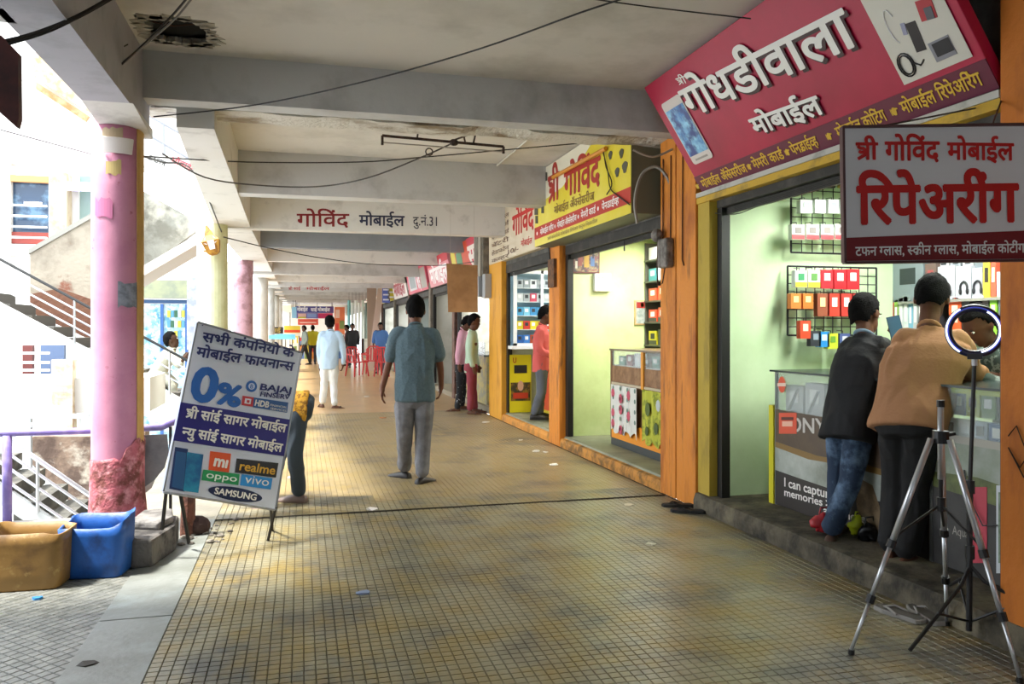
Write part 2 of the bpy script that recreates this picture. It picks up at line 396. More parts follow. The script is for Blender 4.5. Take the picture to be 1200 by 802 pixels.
    ck.tube([nb + (hl * math.cos(t) * .056 + fw * math.sin(t) * .060) * s - nd_ * (.004 + .014 * math.sin(t)) * s for t in [2 * math.pi * k / 14 for k in range(14)]], .0115 * s, 6, closed=True)
    ck.build('collar', mat(collar, .8) if collar else (shirtmat or mat(shirt, .85, bump=(60, .15))), T, smooth=True)
    # trousers
    K = M()
    torso(K, [(pv + ax * .06 * s, latp, frp, .15 * s * hipw, .10 * s), (pv, latp, frp, .16 * s * hipw, .112 * s), (pv - ax * .07 * s, latp, frp, .16 * s * hipw, .115 * s), (pv - ax * .12 * s, latp, frp, .12 * s, .085 * s)])
    for S in 'LR':
        hp, kn, an = J['hip' + S], J['kn' + S], J['an' + S]
        limb(K, [pv.lerp(hp, .8) - ax * .02, hp.lerp(kn, .25), kn, kn.lerp(an, .5), an + V((0, 0, .015))], [.088 * s, .092 * s * leg, .067 * s * leg, .062 * s * leg, .06 * s * leg])
    remesh(K, 'trousers', pantmat or mat(pants, .85, bump=(80, .15)), T, vox, 6, .009 * s)
    # footwear
    for S in 'LR':
        foot, fd, fl = J['foot' + S]
        if shoe is None: continue
        sh = M(); rings = []
        if shoe_name == 'shoe':
            for t, w, hh in ((-.135, .025, .05), (-.12, .037, .075), (-.05, .042, .088), (.01, .045, .072), (.07, .05, .055), (.12, .046, .042), (.155, .026, .025)):
                cc = foot + fd * t * s; rings.append([cc + fl * w * s * math.cos(g) + V((0, 0, hh * s * (.45 + .55 * math.sin(g)) - .016)) for g in [2 * math.pi * k / 12 for k in range(12)]])
            sh.loft(rings); so_ = sh.build('shoe', mat(shoe, .5), T, smooth=True)
        z0 = foot.z - .018
        pts = [foot + fd * t * s + fl * w * s * q for q, L in ((1, [(-.135, .03), (-.05, .04), (.06, .05), (.13, .045), (.165, .015)]), (-1, [(.165, .015), (.13, .045), (.06, .05), (-.05, .04), (-.135, .03)])) for t, w in L]
        pts = [V((p.x, p.y, z0)) for p in pts]
        M().prism(pts, (0, 0, .014)).build('sole', mat(sole if shoe_name == 'shoe' else shoe, .7), T)
        if shoe_name == 'sandal':
            a = M(); c0 = foot + fd * .05 * s
            a.tube([c0 + fl * .05 * s * math.cos(t) + V((0, 0, .05 * s * math.sin(t) - .008)) for t in [math.pi * k / 8 for k in range(9)]], .009 * s, 6); a.build('strap', mat(shoe, .7), T)
    return T
def Jw(d, spec):
    """joints as (u, v, depth offset) around depth d"""
    return {k: W(p[0], p[1], d + (p[2] if len(p) > 2 else 0)) for k, p in spec.items()}
# ================================================================== SETTING
m_ceil = mat('d2cec8', .85, ('aca8a0', 1.3, .5, .8), (14, .15), var2=('dcd6cc', .5, .5, .8))
m_beam = mat('c2c2c2', .85, ('9a9896', 2.2, .5, .8), (18, .15))
m_beamw = mat('dad8d4', .8, ('aaa8a4', 3, .55, .8), (18, .1))
m_broken = mat('8b7c66', .95, ('4d4438', 9, .4, .6), (30, .8))
m_dark = mat('14130f', .95)
ceil = struct('ceiling', (0, 6, 3.36))
CZ = 3.36
s_ = M()
HX0, HX1, HY0, HY1 = -1.0, -.57, 5.38, 5.86
for a in ((-1.3, HX0, -8, 6.3), (-1.1, HX0, 6.3, 60), (HX1, 3.3, -8, 60), (HX0, HX1, -8, HY0), (HX0, HX1, HY1, 60), (-7, -1.3, -8, 4.28)): s_.box(a[0], a[1], a[2], a[3], CZ, CZ + .14)
s_.build('slab', m_ceil, ceil)
box('dark_cavity', mat('060605', .95), ceil, HX0 - .02, HX1 + .02, HY0 - .02, HY1 + .02, CZ + .05, CZ + .3)  # black box put in for the darkness inside the hole
r_ = random.Random(4)
a = M()
for k in range(26):   # ragged chips round the broken hole
    t = k / 26 * 2 * math.pi; x = (HX0 + HX1) / 2 + math.cos(t) * .23; y = (HY0 + HY1) / 2 + math.sin(t) * .25
    c = V((max(HX0, min(HX1, x * 1.0 + math.cos(t) * .02)), max(HY0, min(HY1, y + math.sin(t) * .02)), CZ - .003))
    a.prism([c + V((math.cos(t + g) * r_.uniform(.03, .10), math.sin(t + g) * r_.uniform(.02, .08), 0)) for g in (0, 1.5, 3, 4.5)], (0, 0, .03))
a.build('hole_edge', mat('b0aca2', .9, ('7a766c', 9, .4, .6)), ceil)
a = M()
for k in range(2): a.tube([(HX0, HY0 + .08 + k * .1, CZ + .04), (-.8, HY0 + .1 + k * .1, CZ + .02), (HX1, HY0 + .07 + k * .1, CZ + .05)], .005, 5)
a.build('rebar', mat('4a3020', .8), ceil)
# transverse beams
box('beam', m_beam, ceil, -1.3, 3.1, 6.04, 6.23, 3.03, CZ)
box('joint_gap', mat('2a2520', .95), ceil, -1.1, 3.3, 6.23, 6.36, 3.17, CZ)
# second half of the double beam, with a chipped lower edge
n = 60; ring = []
for k in range(n + 1):
    x = -1.1 + 4.4 * k / n; d = .05 * max(0, noise.noise(V((x * 1.6, 2, 5)))) * 2; d2 = .012 * noise.noise(V((x * 9, 1, 1)))
    e_ = .03 * noise.noise(V((x * 6, 4, 0))) + .03 * max(0, 1 - abs(x - 1.5)); ring.append([V((x, 6.33 + e_, 3.04 + d + d2)), V((x, 6.60, 3.03 + d * .3 + d2)), V((x, 6.60, CZ)), V((x, 6.35 + e_, CZ))])
M().loft(ring).build('beam', mat('cfcbc2', .9, ('8a7a64', 1.6, .5, .62, (1, 2, 1)), (30, .8)), ceil, label='chipped plaster beam along the expansion joint')
for y in (9.15, 12.0, 15.0, 18.0, 21.0, 24.0, 27, 30, 33, 36, 39, 42, 45):
    zb = 2.9 if y != 12.0 else 2.865
    if y > 20: zb = 2.82
    box('beam', mat('8d939b', .85, ('7d838a', 2, .5, .8)) if y == 15.0 else (m_beamw if y in (12.0, 18.0, 24) else m_beam), ceil, -1.2 if y > 10 else -.85, 3.3, y, y + .26, zb, CZ)
for y in (3.0, -.2, -3.4): box('beam', m_beam, ceil, -1.3, 3.1, y, y + .22, 3.03, CZ)
# longitudinal beams over the pillars
box('beam', mat('aaa9b2', .8, ('8a8a90', 3, .5, .8), (18, .1)), ceil, -1.34, -1.06, -8, 6.3, 2.87, CZ)
M().add([(-.88, 6.3, 2.9), (-.62, 6.3, 2.9), (-.70, 12.1, 2.88), (-1.18, 12.1, 2.88), (-.88, 6.3, CZ), (-.62, 6.3, CZ), (-.70, 12.1, CZ), (-1.18, 12.1, CZ)], [(0, 3, 2, 1), (4, 5, 6, 7), (0, 1, 5, 4), (1, 2, 6, 5), (2, 3, 7, 6), (3, 0, 4, 7)]).build('beam', m_beamw, ceil)
box('beam', m_beamw, ceil, -1.2, -.70, 12.1, 60, 2.88, CZ)
box('beam', m_beam, ceil, -7, -1.3, 4.1, 4.28, 2.87, CZ)
M().prism([(-1.34, 5.6, 2.87), (-1.34, 6.3, 2.87), (-1.34, 6.3, 2.8)], (.3, 0, 0)).build('haunch', m_beamw, ceil)
# small ceiling marks: electrical conduit
M().tube([(2.2, 6.7, 3.33), (2.2, 9.1, 3.33)], .012, 6).build('conduit', mat('c8c4ba', .6), ceil)

# ---------------- floor
m_tile = mat('88826a', .36, ('5c5a50', 1.9, .44, .6), None, spec=.5, var2=('867548', 3.1, .44, .64))
m_tileL = mat('7e7f7a', .45, ('66675f', 5, .4, .65), None, spec=.4, var2=('8c8c84', 14, .45, .6))
m_tileY = mat('988662', .34, ('6c6250', 1.3, .48, .62), None, spec=.5, var2=('95804f', 4, .45, .65))
m_grout = mat('3d372c', .9, ('544c3c', 4, .4, .6))
floor = struct('floor', (1, 5, 0))
box('screed', m_grout, floor, -.62, 3.06, -8, 14.05, -.08, -.006)
box('screed', m_grout, floor, -6.0, -.95, -8, 6.42, -.08, -.006)
box('screed', mat('b8966a', .3, ('9c8462', 1.1, .45, .65), None, spec=.5, var2=('a8885c', 6, .4, .6)), floor, -1.45, 3.3, 14.05, 60, -.08, 0)
box('screed', mat('8f8875', .5, ('6f6a5e', 2, .4, .6), (30, .2)), floor, -1.45, -.62, 6.42, 14.05, -.08, 0.0)
# plain cement strip, cast in slabs
for y0, y1 in ((-8, 3.27), (3.28, 4.3), (4.31, 5.35), (5.36, 6.42)):
    box('cement_slab', mat('858883', .5, ('73766f', 3, .4, .6), (30, .15), var2=('96a0a0', 1.7, .55, .75)), floor, -.955, -.62, y0, y1, -.05, .003, bevel=.003)
PT = 3.64 / 75
def pads(a, cx, cy, rot=0, n=5, pt=PT, test=None):
    c, s = math.cos(rot), math.sin(rot); h = pt / 2 - .0035; hb = pt / 2 - .0005
    for i in range(n):
        for j in range(n):
            x = (i - (n - 1) / 2) * pt; y = (j - (n - 1) / 2) * pt
            if test and not test(cx + x * c - y * s, cy + x * s + y * c): continue
            P = []
            for hh, z in ((hb, -.006), (h, 0)):
                for sx, sy in ((-1, -1), (1, -1), (1, 1), (-1, 1)):
                    u, w = x + sx * hh, y + sy * hh; P.append((cx + u * c - w * s, cy + u * s + w * c, z))
            a.add(P, [(4, 5, 6, 7), (0, 1, 5, 4), (1, 2, 6, 5), (2, 3, 7, 6), (3, 0, 4, 7)])
def tile_mesh(m, rot):
    a = M(); pads(a, 0, 0, rot); me = bpy.data.meshes.new('tile'); me.from_pydata(a.v, [], a.f); me.materials.append(m); return me
cand = []
T5 = PT * 5
for i in range(15):
    for j in range(48): cand.append((-.62 + T5 * (i + .5), 2.4 + T5 * (j + .5), 0))
dia = math.pi / 4
for i in range(-14, 30):
    for j in range(-14, 30):
        x = -2.4 + (i - j) * T5 * .7071; y = 4.6 + (i + j) * T5 * .7071
        if -4.5 < x < -.8 and 2.2 < y < 6.6: cand.append((x, y, 1))
def vis(x, y, z=0):
    d = x * CS + y * CC; l = x * CC - y * CS
    if d < .3: return None
    u = 600 + F * l / d; v = HZ - F * (z - CH) / d
    return (u, v, d) if -90 < u < 1290 and -25 < v < 900 else None
left_in = lambda x, y: x < -.925 and y < 6.38
full = []; part_ = []
for c in cand:
    p = vis(c[0], c[1])
    if p is None: continue
    if c[2] and not all(left_in(c[0] + dx, c[1] + dy) for dx, dy in ((T5 * .72, 0), (-T5 * .72, 0), (0, T5 * .72), (0, -T5 * .72))): part_.append(c); continue
    full.append((p[2], c))
full.sort(); tm = [tile_mesh(m_tile, 0), tile_mesh(m_tileL, dia), tile_mesh(m_tileY, 0)]
fo = wl(floor)
st = M(); st2 = M(); stL = M()
for k, (d, c) in enumerate(full):
    if k < 300:
        o = bpy.data.objects.new('tile', tm[c[2]]); o.parent = floor; o.location = V((c[0], c[1], r_.uniform(-.0012, .0008))) - fo; COL.objects.link(o)
    elif c[2]: pads(stL, c[0], c[1], dia)
    else: pads(st if c[1] < 6.7 else st2, c[0], c[1])
for c in part_: pads(stL, c[0], c[1], dia, test=left_in)
for x in range(15):   # also outside the frame, behind and beside
    pass
st.build('tile_field', m_tile, floor, kind='stuff'); st2.build('tile_field', m_tileY, floor, kind='stuff'); stL.build('tile_field', m_tileL, floor, kind='stuff')
# transverse joint across the corridor at the building's expansion joint
a = M(); pts = [(-.62 + 3.64 * k / 30, 6.36 + .01 * noise.noise(V((k * .7, 0, 0))), .001) for k in range(31)]
a.tube(pts, .010, 5); a.build('joint', mat('2f2a20', .95), floor)
# ---------------- courtyard ground
box('floor', mat('c2c9cc', .7, ('a3a9ab', .8, .4, .7), (12, .2)), None, -40, -1.45, 6.42, 70, -1.3, -1.2, kind='structure')
box('wall_front', mat('8f8a80', .9), None, -6, -1.45, 6.36, 6.42, -1.2, -.01, kind='structure')
box('wall_left', mat('8f8a80', .9), None, -1.45, -1.40, 6.42, 60, -1.2, -.002, kind='structure')
# kerb along the left landing
k = box('trim_1', mat('9a9890', .8, ('7c7a74', 6, .4, .6), (40, .4)), None, -6, -1.46, 6.28, 6.42, -.005, .07, kind='structure', bevel=.01)

# ---------------- right wall with lintel, partitions, shops
wr = struct('wall_right', (3.15, 5, 0))
m_lint = mat('5e5d58', .85, ('3f3e3a', 4, .4, .65), (14, .3), var2=('85827a', 1.5, .55, .8))
box('lintel', m_lint, wr, 3.12, 3.3, -8, 60, 2.44, 3.36)
m_mint = mat('cfe6bd', .7, ('bcd6a6', 1.4, .45, .75), (20, .08))
m_lemon = mat('d6e8a2', .7, ('c0d084', 1.7, .5, .8), (20, .08), var2=('eef2c0', .8, .5, .7))
def room(y0, y1, m, xb=5.0, z0=.13, zc=2.62, wl_=True):
    box('side_wall', m, wr, 3.14, xb, y1, y1 + .06, 0, zc)
    box('side_wall', m, wr, 3.14, xb, y0 - .06, y0, 0, zc)
    box('back_wall', m, wr, xb, xb + .08, y0 - .06, y1 + .06, 0, zc)
    box('shop_ceiling', mat('d8d6cc', .8), wr, 3.14, xb, y0, y1, zc, zc + .08)
room(2.97, 5.64, m_mint); room(6.5, 9.33, m_lemon); room(9.8, 12.25, mat('c9cba8', .7, ('b0b290', 2, .4, .7)))
box('side_wall', mat('6e6a62', .9), wr, 3.14, 5.0, -8, 2.9, 0, 3.3)
# plinths
m_pl = mat('5c5546', .85, ('2e2a22', 5, .42, .62), (26, .6), var2=('857b63', 2.2, .5, .7))
def rough_plinth(name, x0, x1, y0, y1, z, m, amp, face=None, seed=0):
    n = int((y1 - y0) / .06); rings = []
    for k in range(n + 1):
        y = y0 + (y1 - y0) * k / n; e = amp * noise.noise(V((y * 3, seed, 0))) + amp * .6 * noise.noise(V((y * 11, seed, 2)))
        rings.append([V((x0 - abs(e) * .4, y, -.02)), V((x0 + e, y, z * .55)), V((x0 + .012 + abs(e) * .9, y, z - .006)), V((x0 + .05 + abs(e), y, z)), V((x1, y, z)), V((x1, y, -.02))])
    return M().loft(rings).build(name, m, None, kind='structure')
rough_plinth('trim_2', 3.02, 5.0, 2.3, 5.84, .13, m_pl, .02, seed=1)
m_plb = mat('9a9c84', .6, ('7d7f6b', 2, .4, .65), (20, .2))
rough_plinth('trim_3', 3.10, 5.0, 6.5, 9.36, .125, m_plb, .008, seed=2)
rough_plinth('trim_4', 3.10, 5.0, 9.36, 13.1, .12, m_plb, .008, seed=3)
m_or = mat('d98628', .65, ('a85a12', 5, .46, .68, (1, 1, .25)), (20, .3), var2=('6b3d14', 12, .58, .72, (1, 1, .12)))
m_orb = mat('c98a3a', .75, ('7d5a2c', 8, .42, .62), (30, .5))
rough_plinth('trim_5', 3.05, 3.12, 6.5, 9.4, .1, m_orb, .016, seed=4)
rough_plinth('trim_6', 3.05, 3.12, 9.4, 13.1, .1, mat('d9923a', .7, ('a87432', 6, .45, .65), (30, .3)), .006, seed=5)
m_ol = mat('b59a34', .7, ('8a7428', 6, .5, .7, (1, 1, .3)), (20, .2))
def pillar(label, y0, y1, x0=3.04, m=m_or, z1=3.36, groove=None, group=None):
    T = thing('pillar', label, 'pillar', (x0 + .1, (y0 + y1) / 2, 0), group)
    if groove: 
        box('shaft', m, T, x0, 3.32, y0, groove - .008, 0, z1, bevel=.008); box('shaft', m, T, x0, 3.32, groove + .008, y1, 0, z1, bevel=.008); box('groove', mat('5b3410', .9), T, x0 + .02, 3.3, groove - .008, groove + .008, 0, z1)
    else: box('shaft', m, T, x0, 3.32, y0, y1, 0, z1, bevel=.008)
    return T
m_or_shade = mat('c06c12', .7, ('8a4408', 4, .5, .7, (1, 1, .3)), (20, .3))  # orange pillar paint with the shade of the near end put into its colour
pl = pillar('shaded orange pillar at the right edge, nearest the camera', 2.2, 2.955, m=m_or_shade)
M().tube([(3.03, 2.9, .95), (3.032, 2.86, 1.0), (3.03, 2.8, .88), (3.03, 2.84, .82), (3.03, 2.9, .9), (3.03, 2.82, .78)], .003, 5).build('scrawl', mat('30200c', .8), pl)
pl = pillar('wide orange pillar between the near shop and the second shop', 5.85, 6.5, groove=6.2)
box('return_face', m_ol, pl, 3.06, 3.3, 5.66, 5.845, .13, 2.5)
for y in (6.05, 6.27, 6.42): M().tube([(3.03, y, 2.9), (3.03, y + .01, 2.0), (3.035, y - .01, 1.95)], .006, 5).build('wire', mat('5a3416', .8), pl)
pillar('narrow orange post between the second and third shops', 9.36, 9.78)
pillar('yellow-orange pillar at the far side of the third shop', 12.3, 13.15, m=mat('e0a02c', .65, ('b87818', 5, .5, .7, (1, 1, .3)), (20, .3)))
# shutter boxes and side rails
m_sh = mat('2e2c28', .6, ('4a4640', 5, .5, .7), metal=.3)
def shutter(label, y0, y1, zb, zt, rails, xr=3.14):
    T = thing('rolling_shutter', label, 'shutter', (xr, (y0 + y1) / 2, zb))
    box('shutter_box', m_sh, T, xr - .03, xr + .2, y0, y1, zb, zt, bevel=.01)
    for k in range(5): box('slat', m_sh, T, xr + .02, xr + .05, y0 + .03, y1 - .03, zb - .05 + k * .01, zb - .042 + k * .01)
    for y, w, m in rails: box('side_rail', m, T, xr - .02, xr + .05, y - w, y + w, .13, zb)
    return T
m_blk = mat('101010', .5)
shutter('black shutter box over the near shop opening', 2.97, 5.64, 2.36, 2.44, ((5.61, .035, m_blk), (3.0, .03, m_blk)))
shutter('black shutter box over the second shop opening', 6.52, 9.34, 2.33, 2.44, ((9.31, .045, m_blk), (6.53, .03, mat('5a646c', .5, metal=.3))))
shutter('black shutter box over the third shop opening', 9.8, 12.28, 2.31, 2.44, ((12.24, .05, m_blk),))

# ---------------- pillars of the open side
def round_pillar(label, x, y, r, m, z1=2.88, base=None, right=None):
    T = thing('pillar', label, 'pillar', (x, y, 0)); n = 28
    rings = []
    zs = [0, .25, .5, .8, 1.2, 1.6, 2.0, 2.4, z1]
    for z in zs: rings.append([V((x + r * math.cos(2 * math.pi * k / n), y + r * math.sin(2 * math.pi * k / n), z)) for k in range(n)])
    M().loft(rings).build('shaft', m, T, smooth=True)
    if right:
        a = M(); k0, k1 = right[0], right[1]
        pts = [(math.cos(t) * (r + .006), math.sin(t) * (r + .006)) for t in [k0 + (k1 - k0) * i / 8 for i in range(9)]]
        a.loft([[V((x + p[0] * q, y + p[1] * q, z)) for q in (.97, 1) for p in (pts if q == .97 else pts[::-1])] for z in (.35, z1)]); a.build('painted_side', right[2], T, smooth=False)
    return T
m_pink = mat('c6859c', .6, ('b4708c', 2.5, .45, .7), (14, .12), var2=('9a4a5c', 12, .66, .74))
pk = round_pillar('pink round pillar beside the blue bin, paint worn to red at its base', -1.25, 6.18, .165, m_pink, z1=2.87, right=(-.55, .35, mat('c9a05a', .7, ('a88a50', 4, .4, .7))))
n = 30; rings = []
for i in range(9):
    z = [0, .06, .13, .2, .3, .4, .46, .5, .52][i]; ring = []
    for k in range(n):
        t = 2 * math.pi * k / n; e = noise.noise(V((math.cos(t) * 2, math.sin(t) * 2, z * 4))); rr = .19 + .012 * e - z * .03
        zz = z + (.12 * noise.noise(V((math.cos(t) * 1.5, math.sin(t) * 1.5, 7))) + (.12 if math.cos(t) > .5 else 0) if i > 5 else 0)
        ring.append(V((-1.25 + rr * math.cos(t), 6.18 + rr * math.sin(t), zz)))
    rings.append(ring)
M().loft(rings).build('worn_base', mat('b2606a', .85, ('6e3a34', 7, .42, .58), (30, .8), var2=('c98a8e', 14, .5, .65)), pk, smooth=True)
# patches painted on the pink pillar
def patch(T, x, y, r, u0, u1, v0, v1, m, name, jag=0):
    a = M(); c = []
    for (u, v) in [(u0 + (u1 - u0) * i / 6, v0) for i in range(7)] + [(u1 - (u1 - u0) * i / 6, v1) for i in range(7)]:
        rr = ray(u, v); ox, oy = -x, -y; A = rr.x ** 2 + rr.y ** 2; Bq = rr.x * ox + rr.y * oy; Cq = ox * ox + oy * oy - (r + .003) ** 2
        D = Bq * Bq - A * Cq; t = (-Bq - math.sqrt(max(D, 0))) / A; p = O0 + rr * t
        p.z += r_.uniform(-jag, jag); c.append(p)
    cen = V((x, y, 0)); b = [p + V((p.x - x, p.y - y, 0)).normalized() * .003 for p in c]
    n = 7
    a.add(b, [(i, i + 1, 2 * n - 2 - i, 2 * n - 1 - i) for i in range(n - 1)])
    return a.build(name, m, T)
patch(pk, -1.25, 6.18, .165, 120, 144, 150, 162, mat('b5a080', .7), 'paint_patch', .01)
patch(pk, -1.25, 6.18, .165, 124, 142, 188, 205, mat('bda66c', .7), 'paint_patch', .01)
patch(pk, -1.25, 6.18, .165, 112, 132, 234, 254, mat('b8688c', .7), 'paint_patch', .02)
patch(pk, -1.25, 6.18, .165, 138, 160, 331, 360, mat('8f939c', .7, ('6d7078', 20, .4, .6)), 'torn_poster', .012, )
# small white paper tray with orange lip tied round the pillar
a = M(); sh = []
for t in [math.radians(252 + 60 * i / 12) for i in range(13)]:
    sh.append([V((-1.25 + math.cos(t) * rr, 6.18 + math.sin(t) * rr, z)) for rr, z in ((.170, 2.63), (.182, 2.63), (.202, 2.73), (.194, 2.735))])
a.loft(sh).build('paper_tray', mat('e6dcd6', .7), None, label='white curved paper tray tied round the top of the pink pillar', cat='tray')
p2 = round_pillar('white and pale green round pillar with the paper lantern', -1.2, 11.9, .2, mat('ecebe0', .7, ('d8d6c8', 3, .4, .7)), right=(-1.55, .3, mat('e2e4bc', .7, ('ced2a4', 4, .4, .7))))
round_pillar('dusty pink weathered pillar, third along the open side', -1.18, 17.85, .2, mat('c39aa4', .8, ('8a6468', 4, .5, .7), (10, .3)))
for k, (y, lab) in enumerate(((23.7, 'fourth'), (29.5, 'fifth'), (35.4, 'sixth'), (41.2, 'seventh'))):
    round_pillar('white pillar, %s along the open side of the corridor' % lab, -1.15, y, .25, mat('e4e4e0', .7, ('cfcfca', 3, .4, .7)))
# end of corridor and far building
box('wall_back', mat('b9b2a6', .9), None, -1.45, 3.3, 58, 58.2, 0, 3.4, kind='structure')
box('wall_left', mat('9a948a', .9, ('7c766c', 1, .4, .7)), None, -4.7, -4.5, -8, 3.4, 0, 3.4, kind='structure')  # unseen wall, added to darken the near part of the corridor
box('wall_near_added', mat('a09a90', .9), None, -1.3, 3.1, -8.2, -8, 0, 3.4, kind='structure')  # unseen end wall, added to keep out light from behind the camera
# ================================================================== SIGNS
def flat(h, r=.5): return mat(h, r)
WHT = flat('eeebe6'); BLKM = flat('131014')
YEL = flat('e6cf3a'); RED = flat('d6261e')
# ---- big magenta shop sign, leaning out over the corridor
A_ = V((3.08, 5.79, 2.5)); D_ = V((3.08, 2.99, 2.525)); TL = V((2.575, 5.79, 3.30))
fr = Fr(A_, D_ - A_, TL - A_); SW, SH = (D_ - A_).length, (TL - A_).length
T = thing('shop_sign', 'magenta slanted shop sign with big white Devanagari lettering over the near shop', 'sign', (2.85, 4.4, 2.5))
M().obox(fr.at(SW / 2, SH / 2, -.03), (fr.U, fr.V, fr.N), (SW / 2, SH / 2, .03)).build('panel', mat('b81442', .45, ('a01038', 1.2, .45, .7)), T, bevel=.004)
M().obox(fr.at(SW / 2, .075, .002), (fr.U, fr.V, fr.N), (SW / 2, .075, .003)).build('lower_band', flat('651335', .45), T)
sm = flat('33060f')
lettering(fr, T, 'गोधडीवाला', WHT, (812, 136), (1009, 50), (800, 105), bold=.022, z=.012, shadow=(.018, -.022, sm), slant=0)
lettering(fr, T, 'मोबाईल', WHT, (888, 157), (968, 131), (879, 140), bold=.03, z=.012, shadow=(.012, -.014, sm))
lettering(fr, T, '§ी', WHT, (797, 99), (807, 96), (795, 90), bold=.01, z=.012)
yt = flat('dcb02c')
ptr = fr.px(823, 213)[1]
for t, x0, x1 in (('मोबाईल ॲसेसरीज', (823, 215), (876, 197)), ('मेमरी काड¤', (884, 194), (920, 182)), ('पेनड्राईव्ह'.replace('ड्रा', 'ड¥ा').replace('व्ह', 'व~ह'), (930, 179), (961, 168)), ('मोबाईल कोटिंग'.replace('टिं', 'िटं'), (983, 158), (1041, 138)), ('मोबाईल िरपेअिर¤ंग', (1060, 131), (1154, 97))):
    a0 = fr.px(*x0)[0]; a1 = fr.px(*x1)[0]
    lettering(fr, T, t, yt, (a0, .042), (a1, .042), (a0, .105), bold=.02, z=.008, px=False)
for u, v in ((816, 216), (878, 196), (923, 180), (971, 160), (1049, 135)):
    x = fr.px(u, v)[0]; lettering(fr, T, '☛', yt, (x - .01, .05), (x + .045, .05), (x - .01, .10), bold=0, z=.008, px=False)
# phone picture on the sign
def rrect(x0, x1, y0, y1, r, k=4):
    P = []
    for cx, cy, a0 in ((x1 - r, y1 - r, 0), (x0 + r, y1 - r, 90), (x0 + r, y0 + r, 180), (x1 - r, y0 + r, 270)):
        for i in range(k + 1): t = math.radians(a0 + 90 * i / k); P.append((cx + r * math.cos(t), cy + r * math.sin(t)))
    return P
xa, yb = fr.px(815, 193); xb, yt_ = fr.px(796, 109); xa2 = fr.px(773, 120)[0]; xb2 = fr.px(837, 183)[0]
x0, x1 = (xa + xa2) / 2, (xb + xb2) / 2
fr.poly(rrect(x0, x1, yb, yt_, .03), 'phone_picture', flat('d9cfc8'), T, z=.006)
fr.rect(x0 + .012, x1 - .012, yb + .07, yt_ - .07, 'phone_screen', mat('2f78c0', .3, ('8fd0ee', 7, .4, .6), None, var2=('133a86', 5, .5, .6)), T, z=.009)
fr.rect(x0 + .06, x1 - .06, yb + .025, yb + .04, 'phone_button', flat('a09890'), T, z=.009)
# accessories picture
x0 = fr.px(1061, 99)[0]; x1 = fr.px(1142, 67)[0]; y0 = fr.px(1061, 99)[1]; y1 = SH - .03
fr.rect(x0, x1, y0, y1, 'accessories_panel', flat('d8d4c8'), T, z=.006)
def crect(u, v, w, h, rot, m, nm, z=.009):
    cx, cy = fr.px(u, v); c, s = math.cos(rot), math.sin(rot)
    fr.poly([(cx + a * c - b * s, cy + a * s + b * c) for a, b in ((-w, -h), (w, -h), (w, h), (-w, h))], nm, m, T, z=z)
crect(1075, 42, .03, .075, -.1, flat('231c22'), 'charger_picture'); crect(1106, 56, .062, .05, 0, flat('8a8a92'), 'box_picture'); crect(1107, 54, .05, .034, 0, flat('1c1c24'), 'box_picture', .012)
crect(1087, 10, .045, .05, -.15, flat('b8303a'), 'pack_picture'); crect(1091, 14, .022, .03, -.15, flat('5a5a62'), 'pack_picture', .012); crect(1061, 33, .013, .03, -.2, flat('9a9ab4'), 'plug_picture')
cx, cy = fr.px(1064, 75); a = M()
for q in (0, .012): a.tube([fr.at(cx + math.cos(t) * (.036 + q), cy + math.sin(t) * (.05 + q), .012) for t in [2 * math.pi * i / 16 for i in range(16)]], .004, 5, closed=True)
a.tube([fr.at(cx + .04, cy, .012), fr.at(cx + .08, cy - .03, .012), fr.at(cx + .11, cy - .01, .012)], .004, 5); a.build('cable_picture', BLKM, T)
a = M(); cx, cy = fr.px(1048, 30)
a.tube([fr.at(cx + math.cos(t) * .03, cy + math.sin(t) * .09, .012) for t in [.5 + 4 * i / 10 for i in range(11)]], .003, 5); a.build('earphone_picture', flat('f4f4f4'), T)
# painted beam below the sign
T = thing('sign_beam', 'white and yellow painted beam under the magenta sign', 'beam', (3.06, 4.3, 2.43))
box('beam_body', mat('c8a024', .6, ('8c7430', 5, .5, .7)), T, 3.045, 3.2, 2.96, 5.84, 2.42, 2.468); box('white_edge', mat('bdbab0', .6, ('8c8a80', 5, .5, .7)), T, 3.04, 3.2, 2.96, 5.84, 2.47, 2.505)
# ---- yellow sign of the second shop
T = thing('shop_sign', 'yellow box sign with red Devanagari lettering over the second shop', 'sign', (2.9, 8.1, 2.45))
x = 2.81; ya, yb_ = 9.62, 6.60; fr = Fr((x, ya, 2.45), (0, -1, 0), (0, 0, 1)); L_ = ya - yb_
box('box', mat('6c6c5a', .6), T, x + .005, 3.11, yb_, ya, 2.45, 3.35, bevel=.004)
fr.rect(0, L_, 0, .9, 'face', mat('dcc828', .45, ('e8dc6a', .9, .4, .7)), T, z=.001)
yq = fr.px(624, 238)[1]
fr.poly([(0, .45), (.4, .52), (1.1, .56), (1.7, .72), (2.2, .9), (0, .9)], 'white_area', mat('e4dec8', .5), T, z=.003)
fr.rect(0, L_, .09, .235, 'red_band', flat('b93020'), T, z=.004)
rd = flat('a82a20')
lettering(fr, T, '§ी', rd, (643, 238), (656, 232), (643, 209), bold=.03, z=.007)
lettering(fr, T, 'गोिवंद', rd, (662, 231), (704, 214), (662, 204), bold=.03, z=.007)
lettering(fr, T, 'मोबाईल ॲक~सेसरीज', flat('8a6a2a'), (650, 251), (697, 234), (650, 243), bold=.02, z=.007)
def row(fr, T, t, m, x0, x1, y0, y1, bold=.02, z=.0075): return lettering(fr, T, t, m, (x0, y0), (x1, y0), (x0, y1), bold=bold, z=z, px=False)
